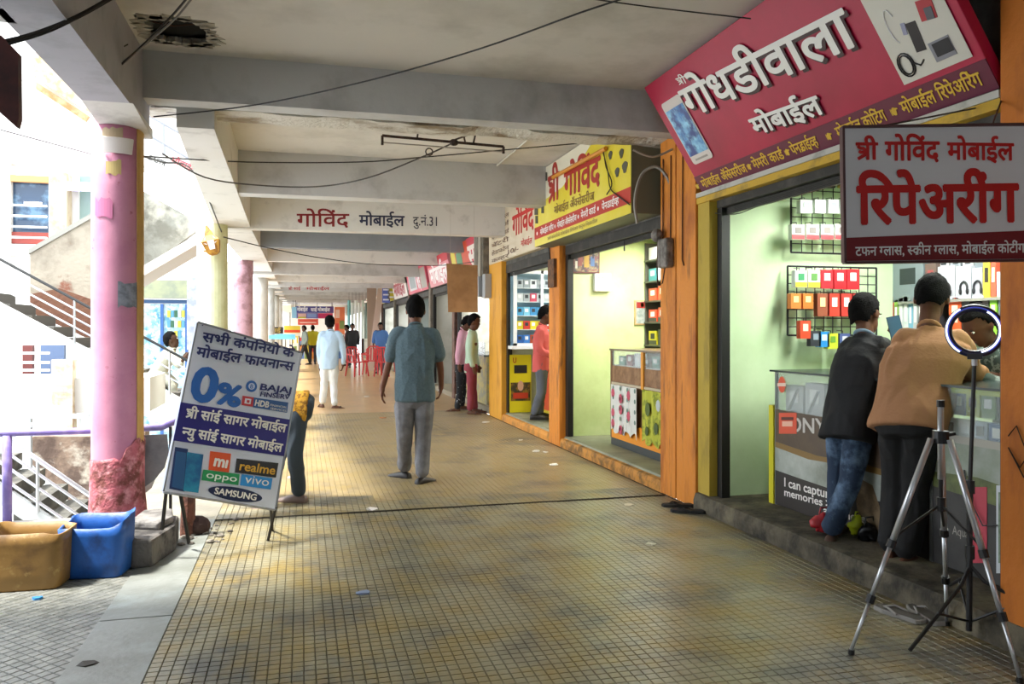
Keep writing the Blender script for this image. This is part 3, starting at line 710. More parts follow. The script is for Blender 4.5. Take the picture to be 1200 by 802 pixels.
row(fr, T, 'मोबाईल शॉप', WHT, .25, .78, .125, .185); row(fr, T, 'मोबाईल ॲक~सेसरीज', WHT, .92, 1.58, .125, .185); row(fr, T, 'मेमरी काड¤', WHT, 1.72, 2.15, .125, .185); row(fr, T, 'पेनडाईव~ह', WHT, 2.32, 2.75, .125, .185)
for q in (.12, .84, 1.64, 2.22): fr.poly([(q + .022 * math.cos(t), .155 + .022 * math.sin(t)) for t in [i * math.pi / 4 for i in range(8)]], 'bullet', WHT, T, z=.0075)
row(fr, T, 'सव¤ कंपनीचे मोबाईल रिपेअर करून मिळतील'.replace('रिपे', 'िरपे').replace('मि', 'िम'), flat('9a8446'), .55, 2.2, .025, .06, bold=.01)
gi = flat('4b4a3c')
for (u0, v0, u1, v1) in ((637, 202, 642, 212), (628, 214, 632, 228), (635, 220, 638, 231), (627, 238, 631, 252), (635, 240, 638, 250), (628, 253, 631, 262)): fr.rpx(u0, v0, u1, v1, 'gadget_picture', gi, T, z=.006)
for (u, v, r) in ((716, 182, .045), (729, 180, .05), (724, 202, .05), (733, 196, .06)): 
    c = fr.px(u, v); fr.poly([(c[0] + r * math.cos(t) * (1 + .3 * math.sin(3 * t)), c[1] + r * .9 * math.sin(t)) for t in [i * math.pi / 6 for i in range(12)]], 'gadget_picture', gi, T, z=.006)
o = M().tube([PX(648, 208, 2.78), PX(710, 174, 2.78)], .022, 8).build('wooden_rod', mat('d08a2c', .5), None, label='orange rod fixed slantwise across the yellow shop sign', cat='rod')
# ---- cream sign of the third shop
T = thing('shop_sign', 'cream shop sign with red lettering beside the yellow one', 'sign', (3.1, 11.3, 2.5))
x = 3.03; fr = Fr((x, 13.1, 2.535), (0, -1, 0), (0, 0, 1))
box('board', mat('cfc0a0', .6), T, x, 3.12, 9.64, 13.1, 2.5, 3.3)
fr.rect(0, 3.46, -.02, .76, 'face', mat('d9ccb4', .6, ('c9b898', 1.2, .4, .7)), T, z=.001)
lettering(fr, T, 'गोिवंद', flat('c8201c'), (601, 277), (626, 266), (601, 255), bold=.03, z=.006)
lettering(fr, T, 'मोबाईल', flat('c8201c'), (611, 289), (624, 285), (611, 283), bold=.02, z=.006)
for k, t in enumerate(('मोबाईल', 'िरचाज¤', 'मेमरी काड¤', 'बॅटरी', 'हेडफोन', 'कव~हर')):
    v = 258 + k * 9.3
    row(fr, T, t, flat('6a4a34'), .22, 1.35, *(lambda y: (y, y + .055))(fr.px(588, v)[1]), bold=.015)
row(fr, T, '10/-', flat('6a4a34'), 1.3, 1.9, .03, .09)
# ---- lettering painted on the second beam
fr = Fr((-1.2, 11.998, 2.865), (1, 0, 0), (0, 0, 1))
T = thing('painted_lettering', 'red and dark blue Devanagari lettering painted on the beam across the corridor', 'lettering', (1.4, 11.99, 2.9))
lettering(fr, T, 'गोिवंद', flat('7e1a20', .7), (348, 265.5), (409, 265.5), (348, 251), bold=.018, z=.003)
lettering(fr, T, 'मोबाईल', flat('2b2f4a', .7), (421, 264), (474, 265), (421, 252.5), bold=.02, z=.003)
lettering(fr, T, 'दु.नं.31', flat('3a3a48', .7), (484, 264), (512, 265), (484, 254.5), bold=.01, z=.003)
T = thing('painted_lettering', 'small faded red Devanagari lettering on a beam far down the corridor', 'lettering', (1.0, 26.99, 2.9))
fr = Fr((-1.2, 23.995, 2.82), (1, 0, 0), (0, 0, 1))
lettering(fr, T, 'मोबाईल', flat('a02a30', .7), (359, 340), (386, 340), (359, 337), bold=.02, z=.003); lettering(fr, T, '§ी साई', flat('a02a30', .7), (338, 340), (352, 340), (338, 337), bold=.02, z=.003)
# ---- hanging repair sign
P0 = W(989, 308, 3.3); P1 = W(1207, 305, 3.3); P2 = W(988.5, 149, 3.3); fr = Fr(P0, P1 - P0, P2 - P0); bw_ = (P1 - P0).length; bh = (P2 - P0).length
T = thing('hanging_sign', 'white hanging sign with red Devanagari repair lettering and dark red lower band', 'sign', (P0 + P1) / 2)
M().obox(fr.at(bw_ / 2, bh / 2, -.012), (fr.U, fr.V, fr.N), (bw_ / 2, bh / 2, .012)).build('panel', mat('e6e4e4', .5), T)
a = M()
for q in ((0, bw_, -.004, .002), (0, bw_, bh - .004, bh + .002)): a.obox(fr.at((q[0] + q[1]) / 2, (q[2] + q[3]) / 2, 0), (fr.U, fr.V, fr.N), (bw_ / 2, .005, .016))
for q in (0, bw_): a.obox(fr.at(q, bh / 2, 0), (fr.U, fr.V, fr.N), (.005, bh / 2, .016))
a.build('frame', flat('5a3a3a'), T)
yb1 = fr.px(1000, 276)[1]; fr.poly([(.004, .006), (bw_, .006), (bw_, yb1 + .01), (.004, yb1 - .01)], 'lower_band', flat('7e1a20'), T, z=.002)
rr_ = flat('cb1a16')
for t, bl, br, hl in (('§ी', (1003, 187), (1028, 187), (1003, 168)), ('गोिवंद', (1037, 188), (1100, 188), (1037, 167)), ('मोबाईल', (1110, 187), (1187, 188), (1110, 168))): lettering(fr, T, t, rr_, bl, br, hl, bold=.028, z=.005)
lettering(fr, T, 'िरपेअरींग', rr_, (1005, 262), (1192, 259), (1005, 220), bold=.034, z=.005)
lettering(fr, T, 'टफन ग~लास, स~क¥ीन ग~लास, मोबाईल कोटींग', WHT, (1002, 300), (1200, 296), (1002, 290), bold=.02, z=.005)
for q in (.08, .62):
    p = fr.at(q, bh - .01, -.02); M().tube([p, V((3.06, p.y + .25, 2.46))], .004, 5).build('hanging_wire', BLKM, T)
# ---- free-standing finance board
c0, c1, c2 = V((-.638, 5.49, 1.469)), V((0, 5.793, 1.26)), V((-.801, 5.235, .448)); c3 = c1 + c2 - c0
U_ = (c3 - c2); fr = Fr(c2, U_, c0 - c2); bw_ = U_.length; bh = (c0 - c2).length
skew = (c0 - c2).dot(fr.U)
T = thing('standing_board', 'tilted white and blue finance board on thin metal legs in the corridor', 'board', (-.4, 5.5, 0))
qd = [(0, 0), (bw_, 0), (bw_ + skew, (c1 - c2).dot(fr.V)), (skew, (c0 - c2).dot(fr.V))]
M().prism([fr.at(x, y, 0) for x, y in qd], -fr.N * .025).build('panel', mat('dbe1f2', .5), T)
a = M()
for i in range(4):
    p, q = qd[i], qd[(i + 1) % 4]; a.tube([fr.at(*p, -.012), fr.at(*q, -.012)], .014, 6)
a.build('frame', mat('8f93a0', .4, metal=.5), T)
nv = flat('1f2a6e'); bl_ = flat('2264b8'); 
fr.rpx(236.5, 381, 238, 382, 'speck', nv, T, z=.001)
lettering(fr, T, 'सभी कंपिनयो के', nv, (236, 400), (343.5, 419), (238, 390), bold=.03)
lettering(fr, T, 'मोबाईल फायनान~स', nv, (229, 417.5), (343, 435), (230, 407), bold=.03)
lettering(fr, T, '0', bl_, (222, 467), (249, 473), (225, 428), bold=.04, latin=True)
lettering(fr, T, '%', bl_, (253, 472), (279, 477), (255, 448), bold=.045, latin=True)
cx, cy = fr.px(294.5, 453); n = 20
fr.poly([(cx + .038 * math.cos(t), cy + .038 * math.sin(t)) for t in [2 * math.pi * i / n for i in range(n)]], 'emblem', bl_, T, z=.003)
fr.poly([(cx + .022 * math.cos(t), cy + .022 * math.sin(t)) for t in [2 * math.pi * i / n for i in range(n)]], 'emblem', flat('c6d2ee'), T, z=.0045)
row(fr, T, 'B', bl_, cx - .009, cx + .010, cy - .014, cy + .011, bold=.03, z=.006)
lettering(fr, T, 'BAJAJ', nv, (304.5, 457), (340, 461.5), (304.5, 449.5), bold=.03, latin=True)
lettering(fr, T, 'FINSERV', nv, (304.5, 464.5), (338.5, 468.5), (304.5, 459), bold=.03, latin=True)
def bpoly(pts, nm, m, z=.003): return fr.poly(pts, nm, m, T, z=z, px=True)
bpoly([(284, 464), (297, 466), (296, 477), (283, 475)], 'logo_block', flat('c23040'))
bpoly([(287, 467), (294, 468), (293, 474), (286, 473)], 'logo_block', flat('e8e8f4'), .0045); bpoly([(289, 469), (292, 469.5), (291.5, 472.5), (288.5, 472)], 'logo_block', flat('c23040'), .006)
bpoly([(297, 466), (337.5, 472), (336, 484), (296, 477.5)], 'logo_block', flat('2a5c9c'))
lettering(fr, T, 'HDB', WHT, (298, 475.5), (314, 478), (298, 468.5), bold=.04, latin=True, z=.006)
lettering(fr, T, 'FINANCIAL', WHT, (316, 476), (335.5, 479), (316, 473.5), bold=.01, latin=True, z=.006); lettering(fr, T, 'SERVICES', WHT, (316, 480), (335, 483), (316, 477.5), bold=.01, latin=True, z=.006)
def ln(p, v):   # board side edges at image height v
    return p
fr.poly([(fr.px(211.5, 471.5)), (fr.px(339.5, 492)), (fr.px(332.5, 535)), (fr.px(203, 516.5))], 'blue_band', flat('241f7c'), T, z=.002)
lettering(fr, T, '§ी सांई सागर मोबाईल', WHT, (216.5, 489), (334, 507), (217, 479), bold=.03, z=.0055)
lettering(fr, T, 'न~यु सांई सागर मोबाईल', WHT, (212, 511), (329.5, 530), (213, 501), bold=.03, z=.0055)
bpoly([(205, 524), (220, 526.5), (216, 576.5), (198, 573)], 'phone_picture', flat('1d3468')); bpoly([(206.5, 529), (218, 531), (214.5, 574), (201, 571)], 'phone_screen', flat('2a5a8c'), .0045)
bpoly([(219, 530), (238, 533), (232, 578), (214.5, 575.5)], 'phone_picture', mat('2b8fb4', .4, ('1d5f94', 6, .45, .6)), .0045)
bpoly([(246, 529), (270.5, 532), (268, 554), (244, 551)], 'logo_block', flat('e0572c')); lettering(fr, T, 'mı', WHT, (250, 546), (265, 548.5), (251, 533), bold=.04, latin=True, z=.006)
bpoly([(277, 537.5), (326, 543), (323, 560), (275, 554)], 'logo_block', flat('2a2a30')); lettering(fr, T, 'realme', flat('d8a83a'), (280, 551), (321, 556.5), (280, 540.5), bold=.02, latin=True, z=.006)
bpoly([(238, 550.5), (280.5, 556), (279, 569), (236, 563)], 'logo_block', flat('22945a')); lettering(fr, T, 'oppo', flat('e6f4ec'), (241, 560), (276.5, 565), (241, 552), bold=.01, latin=True, z=.006)
bpoly([(283, 556), (319, 561), (317, 574), (281, 569)], 'logo_block', flat('2f8fd8')); lettering(fr, T, 'vivo', WHT, (286, 566), (314, 570), (286, 556), bold=.0, latin=True, z=.006)
cx, cy = fr.px(276, 579.5)
fr.poly([(cx + .182 * math.cos(t), cy + .042 * math.sin(t) - .0 * math.cos(t)) for t in [2 * math.pi * i / 28 for i in range(28)]], 'logo_oval', flat('16244e'), T, z=.003)
lettering(fr, T, 'SAMSUNG', WHT, (cx - .14, cy - .018), (cx + .14, cy - .018), (cx - .14, cy + .02), bold=.03, latin=True, z=.006, px=False)
a = M(); lm = mat('2b2826', .6, metal=.4)
for p, q in (((-.163, 5.545, .25), tuple(G(314, 634))), ((-.20, 5.62, .3), tuple(G(319, 622)))): M().tube([p, q], .011, 6).build('leg', lm, T)
for p, q in (((-.79, 5.26, .46), (-.83, 5.36, .19)), ((-.72, 5.3, .43), (-.70, 5.55, .05))): M().tube([p, q], .012, 6).build('leg', lm, T)
# ================================================================== STALL GOODS, COUNTERS
def jit(h, s, r=r_):
    return h
def carton(x0, x1, y0, y1, z0, z1, col, label, group, name='carton', cat='box', accent=None, face='-x', win=None):
    T = thing(name, label, cat, ((x0 + x1) / 2, (y0 + y1) / 2, z0), group)
    box('carton_body', mat(col, .45), T, x0, x1, y0, y1, z0, z1)
    h = z1 - z0
    if face == '-y':
        w = x1 - x0
        if accent: box('label_panel', mat(accent, .45), T, x0 + .001, x1 - .001, y0 - .002, y0, z0 + h * .02, z0 + h * .32)
        if win: box('picture_panel', mat(win, .45), T, x0 + w * .25, x1 - w * .25, y0 - .003, y0, z0 + h * .42, z0 + h * .82)
    else:
        w = y1 - y0
        if accent: box('label_panel', mat(accent, .45), T, x0 - .002, x0, y0 + .001, y1 - .001, z0 + h * .02, z0 + h * .32)
        if win: box('picture_panel', mat(win, .45), T, x0 - .003, x0, y0 + w * .25, y1 - w * .25, z0 + h * .42, z0 + h * .82)
    return T
# ---- wire grid panels on the left wall of the near shop
def grid(label, u0, v0, u1, v1, nx, nz, y=5.56):
    p = PY(u0, v0, y); q = PY(u1, v1, y); T = thing('wire_grid', label, 'rack', (p.x, y, q.z)); m = mat('15191b', .5)
    a = M(); 
    for z in (p.z, q.z): a.tube([(p.x, y, z), (q.x, y, z)], .008, 6)
    for x in (p.x, q.x): a.tube([(x, y, q.z), (x, y, p.z)], .008, 6)
    a.build('frame', m, T)
    for i in range(1, nx): M().tube([(p.x + (q.x - p.x) * i / nx, y, q.z), (p.x + (q.x - p.x) * i / nx, y, p.z)], .004, 5).build('wire', m, T)
    for i in range(1, nz): M().tube([(p.x, y, q.z + (p.z - q.z) * i / nz), (q.x, y, q.z + (p.z - q.z) * i / nz)], .004, 5).build('wire', m, T)
grid('upper black wire grid with white earphone boxes on the mint wall', 927, 212, 1036, 299, 9, 8); grid('lower black wire grid with red and orange packets on the mint wall', 923, 312, 1027, 393, 10, 8)
def hang(u0, v0, u1, v1, col, label, accent=None, win=None, y=5.5, dep=.05, name='packet', cat='packet', group='packets hung on the wire grids'):
    p = PY(u0, v0, y - dep); q = PY(u1, v1, y - dep)
    T = carton(p.x, q.x, y - dep, y, q.z, p.z, col, label, group, name, cat, accent, '-y', win)
    x = (p.x + q.x) / 2; M().tube([(x, y - dep * .5, p.z - .005), (x, y - dep * .5, p.z + .02), (x, y + .05, p.z + .025)], .003, 5).build('hook', mat('222222', .4), T)
for k in range(5): hang(938 + k * 15.5 + (2 if k else 0), 234, 952 + k * 15.5, 250, ('c7d2c6', 'e6ece8', 'e4e9e6', 'dfe6e4', 'e6ece8')[k], '%s white earphone box from the left in the top row of the upper wire grid' % ORD[k], win='8a9a96', name='earphone_box', cat='box')
for k in range(5): hang(928 + k * 17, 263, 943 + k * 17, 281, ('d0d4c8', 'd8dcd2', 'b9c4c0', 'e0e2da', 'e0e2da')[k], '%s red-footed white box from the left, second row of upper wire grid' % ORD[k], accent='c83a40', win='77706c', name='earphone_box', cat='box')
for k in range(3): hang(965 + k * 21, 209 + (k % 2) * 2, 979 + k * 21, 220, ('1a1a1c', 'b89a30', '20242a')[k], '%s small dark pack on the top edge of the upper wire grid' % ORD[k], win='c9b040')
for k, (c, w) in enumerate((('d9dfe0', '3a8a5a'), ('e0e0d0', '5a8a4a'), ('b8202c', 'e8e0e0'), ('c01c28', 'f0e8e8'), ('c4202a', 'e8dede'))):
    hang(932 + k * 15.2, 317 - k * .4, 946 + k * 15.2, 337 + k * .6, c, ('first', 'second', 'third', 'fourth', 'fifth')[k] + ' packet from the left in the lower wire grid\'s top row, ' + ('white-green' if k < 2 else 'bright red'), win=w, accent=None if k > 1 else 'd8cc3a')
for k, c in enumerate(('d87a34', 'd0702c', '8c4a34', 'c43a2c', 'b8342c', 'b8342c')):
    hang(927 + k * 14 + (3 if k > 1 else 0), 344, 939 + k * 14 + (3 if k > 1 else 0), 371 if k > 1 else 362, c, '%s packet from the left in the middle row of the lower wire grid, %s' % (ORD[k], 'orange' if k < 2 else 'brick red'), win='e8d8d0' if k > 2 else 'f0c890')
for k, (u, v, c, w) in enumerate(((938, 376, 'd0492c', 'f0d0c0'), (950, 388, '30343c', '8a9aa8'), (960, 389, '2a88d0', 'c0e0f4'), (970, 391, 'c4d23a', '6a9a3a'), (984, 391, '4a5a8c', 'c8ccd8'))):
    hang(u, v, u + 12, v + (21 if k == 0 else 18), c, '%s packet in the lowest row of the lower wire grid, %s' % (ORD[k], ('orange red', 'black', 'sky blue', 'yellow green', 'slate blue')[k]), win=w)
# ---- shelves at the back of the near shop
def shelf(name, label, x0, x1, y0, y1, z, m='8a8a80'):
    T = thing(name, label, 'shelf', (x0, (y0 + y1) / 2, z)); box('board', mat(m, .5), T, x0, x1, y0, y1, z - .02, z)
    for y in (y0 + .1, y1 - .1): M().prism([(x0 + .05, y, z - .02), (x1, y, z - .02), (x1, y, z - .15)], (0, .012, 0)).build('bracket', mat('5a5a58', .5), T)
    return T
XS = 4.7
shelf('wall_shelf', 'upper shelf of boxed headphones at the back of the near shop', XS, 5.0, 3.1, 5.56, 1.65); shelf('wall_shelf', 'middle shelf of packets at the back of the near shop', XS, 5.0, 3.1, 5.56, 1.34)
shelf('wall_shelf', 'topmost shelf at the back of the near shop', XS, 5.0, 3.1, 5.56, 2.02)
def onshelf(u0, u1, v0, zb, col, label, accent=None, win=None, name='carton', cat='box', group=None, x=XS + .02, d=.16):
    p = PX(u0, 340, x); q = PX(u1, 340, x); zt = PX((u0 + u1) / 2, v0, x).z
    return carton(x, x + d, q.y, p.y, zb, zt, col, label, group, name, cat, accent, '-x', win)
G1 = 'boxes on the upper shelf of the near shop'
for k, (u0, u1, v0, c, w, lab) in enumerate(((1046, 1082, 306, '7f8b90', '2c3438', 'large grey gadget box'), (1084, 1097, 309, '6c5a54', 'a04a4a', 'dull red gadget box'), (1099, 1119, 312, 'aeb2b8', '1a1c20', 'white headphone box'), (1120, 1138, 312, 'b0b4bc', '14161a', 'white headphone box with the whole headband showing'), (1139, 1151, 314, 'a8acb4', '1a1c20', 'narrow white headphone box'), (1152, 1160, 306, 'd8b83a', '2a2a2a', 'yellow gadget box'), (1161, 1167, 306, 'd85a40', 'f0d8c0', 'coral gadget box'), (1168, 1188, 318, 'aab0b4', '4a5054', 'pale grey gadget box'))):
    T = onshelf(u0, u1, v0, 1.65, c, '%s, %s on the near shop\'s upper shelf' % (lab, ORD[k]), win=None if 2 <= k <= 4 else w, group=G1)
    if 2 <= k <= 4:
        p = PX((u0 + u1) / 2, 330, XS + .012); a = M(); h = .075
        a.tube([(XS + .014, p.y + math.cos(t) * .033, 1.73 + math.sin(t) * .045) for t in [-.3 + (math.pi + .6) * i / 10 for i in range(11)]], .008, 5)
        for s in (1, -1): a.ell((XS + .014, p.y + s * .033, 1.705), (.008, .014, .025), 8, 6)
        a.build('headphone_picture', mat('16181c', .5), T)
        box('print_panel', mat('b9c4d4', .5), T, XS + .016, XS + .02, p.y - .05, p.y + .05, 1.652, 1.668)
for k in range(4):
    onshelf(1100 + k * 14, 1112 + k * 14, 300 - (k % 2) * 2, 1.655 + .21, ('b8bcc0', '8a9298', 'a8acb0', '6f7a80')[k], '%s grey pack stacked above the headphone boxes' % ORD[k], win='30343a', group=G1, x=XS + .06)
G2 = 'packets on the middle shelf of the near shop'
cl = ('a83a44', 'c8bc9c', 'b8343c', '8ab04a', 'd0d4d4', 'd4dcd8', '7ab0c8', 'c2c6c4', '1a1a1e', 'c8a030', 'd0c86a', '3a3a40')
for k, c in enumerate(cl):
    onshelf(1031 + k * 5.6, 1035.6 + k * 5.6, 352 - (k % 3) * 2, 1.34, c, '%s slim packet from the left on the middle shelf, %s' % (ORD[k], ('crimson', 'cream', 'red', 'leaf green', 'white', 'white', 'pale blue', 'pale grey', 'black', 'amber', 'straw yellow', 'charcoal')[k]), group=G2, name='phone_case_packet', cat='packet', d=.12, win='e8e8e8')
for k, (u0, u1, v0, c) in enumerate(((1112, 1126, 349, 'e0582a'), (1127, 1136, 353, '3a3c40'), (1137, 1150, 356, 'd04a2c'), (1151, 1158, 350, '54504a'), (1160, 1168, 348, '8ad03a'), (1170, 1186, 352, '6a6e70'))):
    onshelf(u0, u1, v0, 1.34, c, '%s small box right of the slim packets on the middle shelf' % ORD[k], group=G2, win='d8c8b8')
for k in range(9):
    onshelf(1004 + k * 20, 1020 + k * 20, 286 - (k % 3) * 4, 2.02 if False else 1.655, ('c0b070', '6a7078', 'b8bcc0')[k % 3], '', x=XS + .1) if False else None
for k in range(8):
    y = 5.4 - k * .29; carton(XS + .05, XS + .2, y - .2, y, 2.02, 2.2 + .03 * (k % 3), ('c8b03a', '5a86b4', 'c2c6ca', 'b8443a')[k % 4], '%s box from the far wall on the topmost shelf of the near shop' % ORD[k], 'boxes on the topmost shelf', win='e0e0e0')
# ---- near counter with banner front
XC = 3.40
T = thing('shop_counter', 'near shop counter with glass top and brown advertising front', 'counter', (3.6, 4.2, .13))
box('carcass', mat('4c463c', .7), T, XC + .012, 3.85, 3.02, 5.29, .13, .80)
box('worktop', mat('2f3a3a', .2), T, XC - .03, 3.9, 3.0, 5.32, 1.112, 1.125)
glass = mat('dfeae6', .05, alpha=.22)
box('glass_front', glass, T, XC, XC + .006, 3.02, 5.29, .8, 1.112); box('glass_side', glass, T, XC, 3.85, 5.285, 5.29, .8, 1.112)
box('inner_shelf', mat('b8bcbc', .4), T, XC + .02, 3.8, 3.05, 5.27, .80, .81)
for y in (5.28, 3.76, 3.02): box('corner_post', mat('8f9490', .4, metal=.5), T, XC - .004, XC + .02, y - .01, y + .01, .13, 1.112)
box('side_board', mat('d8cc20', .5), T, XC - .01, XC + .03, 5.30, 5.36, .13, .86)
# left banner
fr = Fr((XC - .002, 5.28, .135), (0, -1, 0), (0, 0, 1)); BW = 1.5
fr.rect(0, BW, 0, .70, 'banner', mat('4f4038', .45, ('5e4c3c', 2.5, .4, .6)), T, z=.001)
fr.poly([(0, .46), (.5, .43), (1.0, .45), (BW, .42), (BW, .40), (.8, .41), (.4, .39), (0, .42)], 'banner_horizon', mat('8b6d3c', .5), T, z=.002)
fr.poly([(0, .42), (.4, .39), (.8, .41), (BW, .40), (BW, .26), (.7, .23), (.3, .24), (0, .25)], 'banner_water', mat('8d9286', .5, ('b9bfb8', 3, .4, .65)), T, z=.002)
fr.poly([(0, .25), (.3, .24), (.7, .23), (BW, .26), (BW, 0), (0, 0)], 'banner_ground', mat('322c2a', .5), T, z=.002)
fr.poly([(.95, .35), (1.05, .33), (1.12, .2), (1.15, 0), (.93, 0), (.9, .2)], 'banner_figure', mat('8a7458', .5, ('6a563c', 12, .4, .6)), T, z=.003)
lettering(fr, T, 'SONY', flat('cfcac4'), (917, 505), (969, 509), (917, 489), bold=.02, latin=True, z=.005)
lettering(fr, T, 'I can capture', WHT, (920, 570), (978, 586), (920, 560), bold=.02, latin=True, z=.005)
lettering(fr, T, 'memories >>', WHT, (920, 581), (982, 598), (920, 572.5), bold=.02, latin=True, z=.005)
lettering(fr, T, 'anywhere', WHT, (966, 602), (1015, 613.5), (966, 593), bold=.02, latin=True, z=.005)
for (u0, v0, u1, v1) in ((914, 484, 934.5, 508.5), ): 
    fr.rpx(u0, v0, u1, v1, 'sticker', flat('e0573a'), T, z=.006); fr.rpx(917, 489, 931, 492.5, 'sticker_band', flat('5a2a22'), T, z=.0085); fr.rpx(918, 494, 930, 500, 'sticker_band', flat('f0b8a0'), T, z=.0085)
fr2 = Fr((XC - .002, 5.28, .135), (0, -1, 0), (0, 0, 1))
c = fr2.px(917, 451); fr2.poly([(c[0] + .045 * math.cos(t), c[1] + .06 * math.sin(t)) for t in [i * math.pi / 7 for i in range(14)]], 'round_sticker', flat('e2502e'), T, z=.004); fr2.rpx(912, 449, 922, 453, 'sticker_band', flat('f4d0c0'), T, z=.007)
# silver packs in the counter
for k in range(6):
    y = 5.2 - k * .235; o_ = carton(XC + .03, XC + .11, y - .21, y, .812, 1.02 + .03 * (k % 2), 'aeb2b4', '%s silver pack from the far end inside the glass counter' % ORD[k], 'silver packs in the glass counter', win='e4e6e6', name='silver_pack', cat='pack')
    a = M().prism([(XC + .026, y - .03, .84), (XC + .026, y - .06, .84), (XC + .026, y - .17, 1.0), (XC + .026, y - .14, 1.0)], (-.003, 0, 0)); a.build('stripe', mat('6c7074', .4), o_)
# right part: landscape banner and phone pictures
fr = Fr((XC - .002, 3.74, .135), (0, -1, 0), (0, 0, 1))
fr.rect(0, .74, .68, .72, 'banner_strip', mat('a9a69c', .5), T, z=.002)
fr.rect(0, .74, .42, .68, 'banner_sky', mat('9aa098', .5, ('84907c', 4, .4, .6)), T, z=.002); fr.poly([(0, .50), (.3, .52), (.5, .5), (.74, .46), (.74, .38), (0, .42)], 'banner_hill', mat('66703c', .5, ('4c5630', 8, .4, .6)), T, z=.004)
fr.rect(0, .74, 0, .42, 'banner_ground', mat('302e2e', .5, ('3c3a38', 5, .4, .6)), T, z=.003)
fr.rpx(1141, 571, 1158, 660, 'phone_picture', flat('b83a4c'), T, z=.006); fr.rpx(1169, 569, 1186, 672, 'phone_picture', flat('c8ccd0'), T, z=.006); fr.rpx(1172, 577, 1184, 660, 'phone_screen', mat('5c6e54', .3, ('8aa088', 9, .4, .6)), T, z=.009)
lettering(fr, T, 'Aqua', flat('9a968e'), (1117, 626), (1136, 631), (1117, 616), bold=0, latin=True, z=.006)
# phone packs in the right-hand glass part
rc = random.Random(3)
for rw in range(2):
    for k in range(7):
        y = 3.7 - k * .1; z = .815 + rw * .14; c = ('a8b4b8', '7a9a6a', '4c6a9c', 'c8ccc8', '30343c', 'b8c43a', '8898a8')[(k * 3 + rw * 2) % 7]
        carton(XC + .03 + rw * .05, XC + .07 + rw * .05, y - .09, y, z, z + .125, c, '%s phone pack from the left in the %s row of the glass showcase' % (ORD[k], ('lower', 'upper')[rw]), 'phone packs in the glass showcase', win=('202428', 'e4e8e8')[(k + rw) % 2], name='phone_pack', cat='pack')
box('showcase_strip', mat('b9cc20', .4, emis=0), T, XC + .02, XC + .03, 3.04, 3.74, 1.08, 1.11)
M().tube([(XC - .01, 3.52, .68), (XC - .03, 3.48, .6), (XC - .02, 3.45, .5), (XC - .03, 3.38, .42), (XC - .02, 3.30, .44)], .004, 5).build('dangling_cable', BLKM, T)
# phone held up by the customer
pp = W(1049.5, 385, 5.18); fr_ = (V((.75, -.55, .2)).normalized()); zz = V((.15, 0, 1)).normalized(); xx = fr_; yy = zz.cross(xx).normalized(); zz = xx.cross(yy)
T = thing('mobile_phone', 'dark blue mobile phone held up by the man in black', 'phone', pp)
M().obox(pp, (xx, yy, zz), (.04, .004, .08)).build('phone_body', mat('26405c', .3), T, bevel=.002); M().obox(pp - yy * .0045, (xx, yy, zz), (.036, .001, .074)).build('phone_back', mat('47708c', .25), T)
# bags at the customers' feet
def bag(label, u, v, col, r, d=None):
    p = G(u, v, .13); T = thing('carrier_bag', label, 'bag', p); a = M()
    a.ell(p + V((0, 0, r * .9)), (r, r * .8, r), 22, 16)
    for i, q in enumerate(a.v): a.v[i] = q + (q - p - V((0, 0, r))) * (.55 * noise.noise(q * 22) + .3 * noise.noise(q * 55))
    a.build('bag_body', mat(col, .4), T, smooth=True); M().tube([p + V((-.03, 0, r * 1.8)), p + V((-.02, 0, r * 2.4)), p + V((.03, 0, r * 2.4)), p + V((.04, 0, r * 1.8))], .006, 6).build('handle', mat(col, .4), T)
    return T
bag('red and yellow carrier bag by the man in black', 965, 624, 'a8242c', .065); bag('bright yellow-green carrier bag between the two customers', 1006, 627, 'b9c81e', .06)
bag('black bag on the step behind the tripod', 1018, 634, '101012', .06)
# ---- second shop: counter, wall pictures, shelves
XB = 3.42
T = thing('shop_counter', 'wooden glass-topped counter of the second shop with cloths hung on its front', 'counter', (3.6, 7.6, .13))
box('carcass', mat('8c6a48', .7), T, XB + .01, 3.95, 6.56, 8.6, .21, .86); box('base', mat('3a3f40', .5), T, XB - .005, 3.95, 6.56, 8.6, .125, .21)
box('worktop', mat('6d5a3e', .3), T, XB - .02, 3.98, 6.56, 8.62, 1.19, 1.21); box('glass_front', glass, T, XB, XB + .005, 6.58, 8.58, .86, 1.19)
box('drawer_panel', mat('9a7450', .6, ('7a5534', 9, .4, .6)), T, XB - .004, XB + .02, 6.56, 8.6, .84, 1.02)
box('top_rail', mat('c8b89a', .5), T, XB - .01, XB + .02, 6.56, 8.6, .81, .835)
box('inner_shelf', mat('c8ccc8', .4), T, XB + .02, 3.9, 6.58, 8.58, 1.02, 1.03)
box('post', mat('e0941c', .5), T, XB - .02, XB + .01, 7.68, 7.74, .80, 1.19)
for y in (8.59, 6.58): box('post', mat('8c6a48', .5), T, XB - .012, XB + .02, y - .015, y + .015, .2, 1.19)
fr = Fr((XB - .004, 8.6, .21), (0, -1, 0), (0, 0, 1))
fr.poly([(.05, .0), (2.0, .0), (2.0, .19), (1.7, .1), (1.62, .2), (1.45, .12), (1.25, .22), (1.05, .13), (.85, .2), (.6, .14), (.35, .24), (.05, .14)], 'orange_valance', mat('e8921c', .5), T, z=.012)
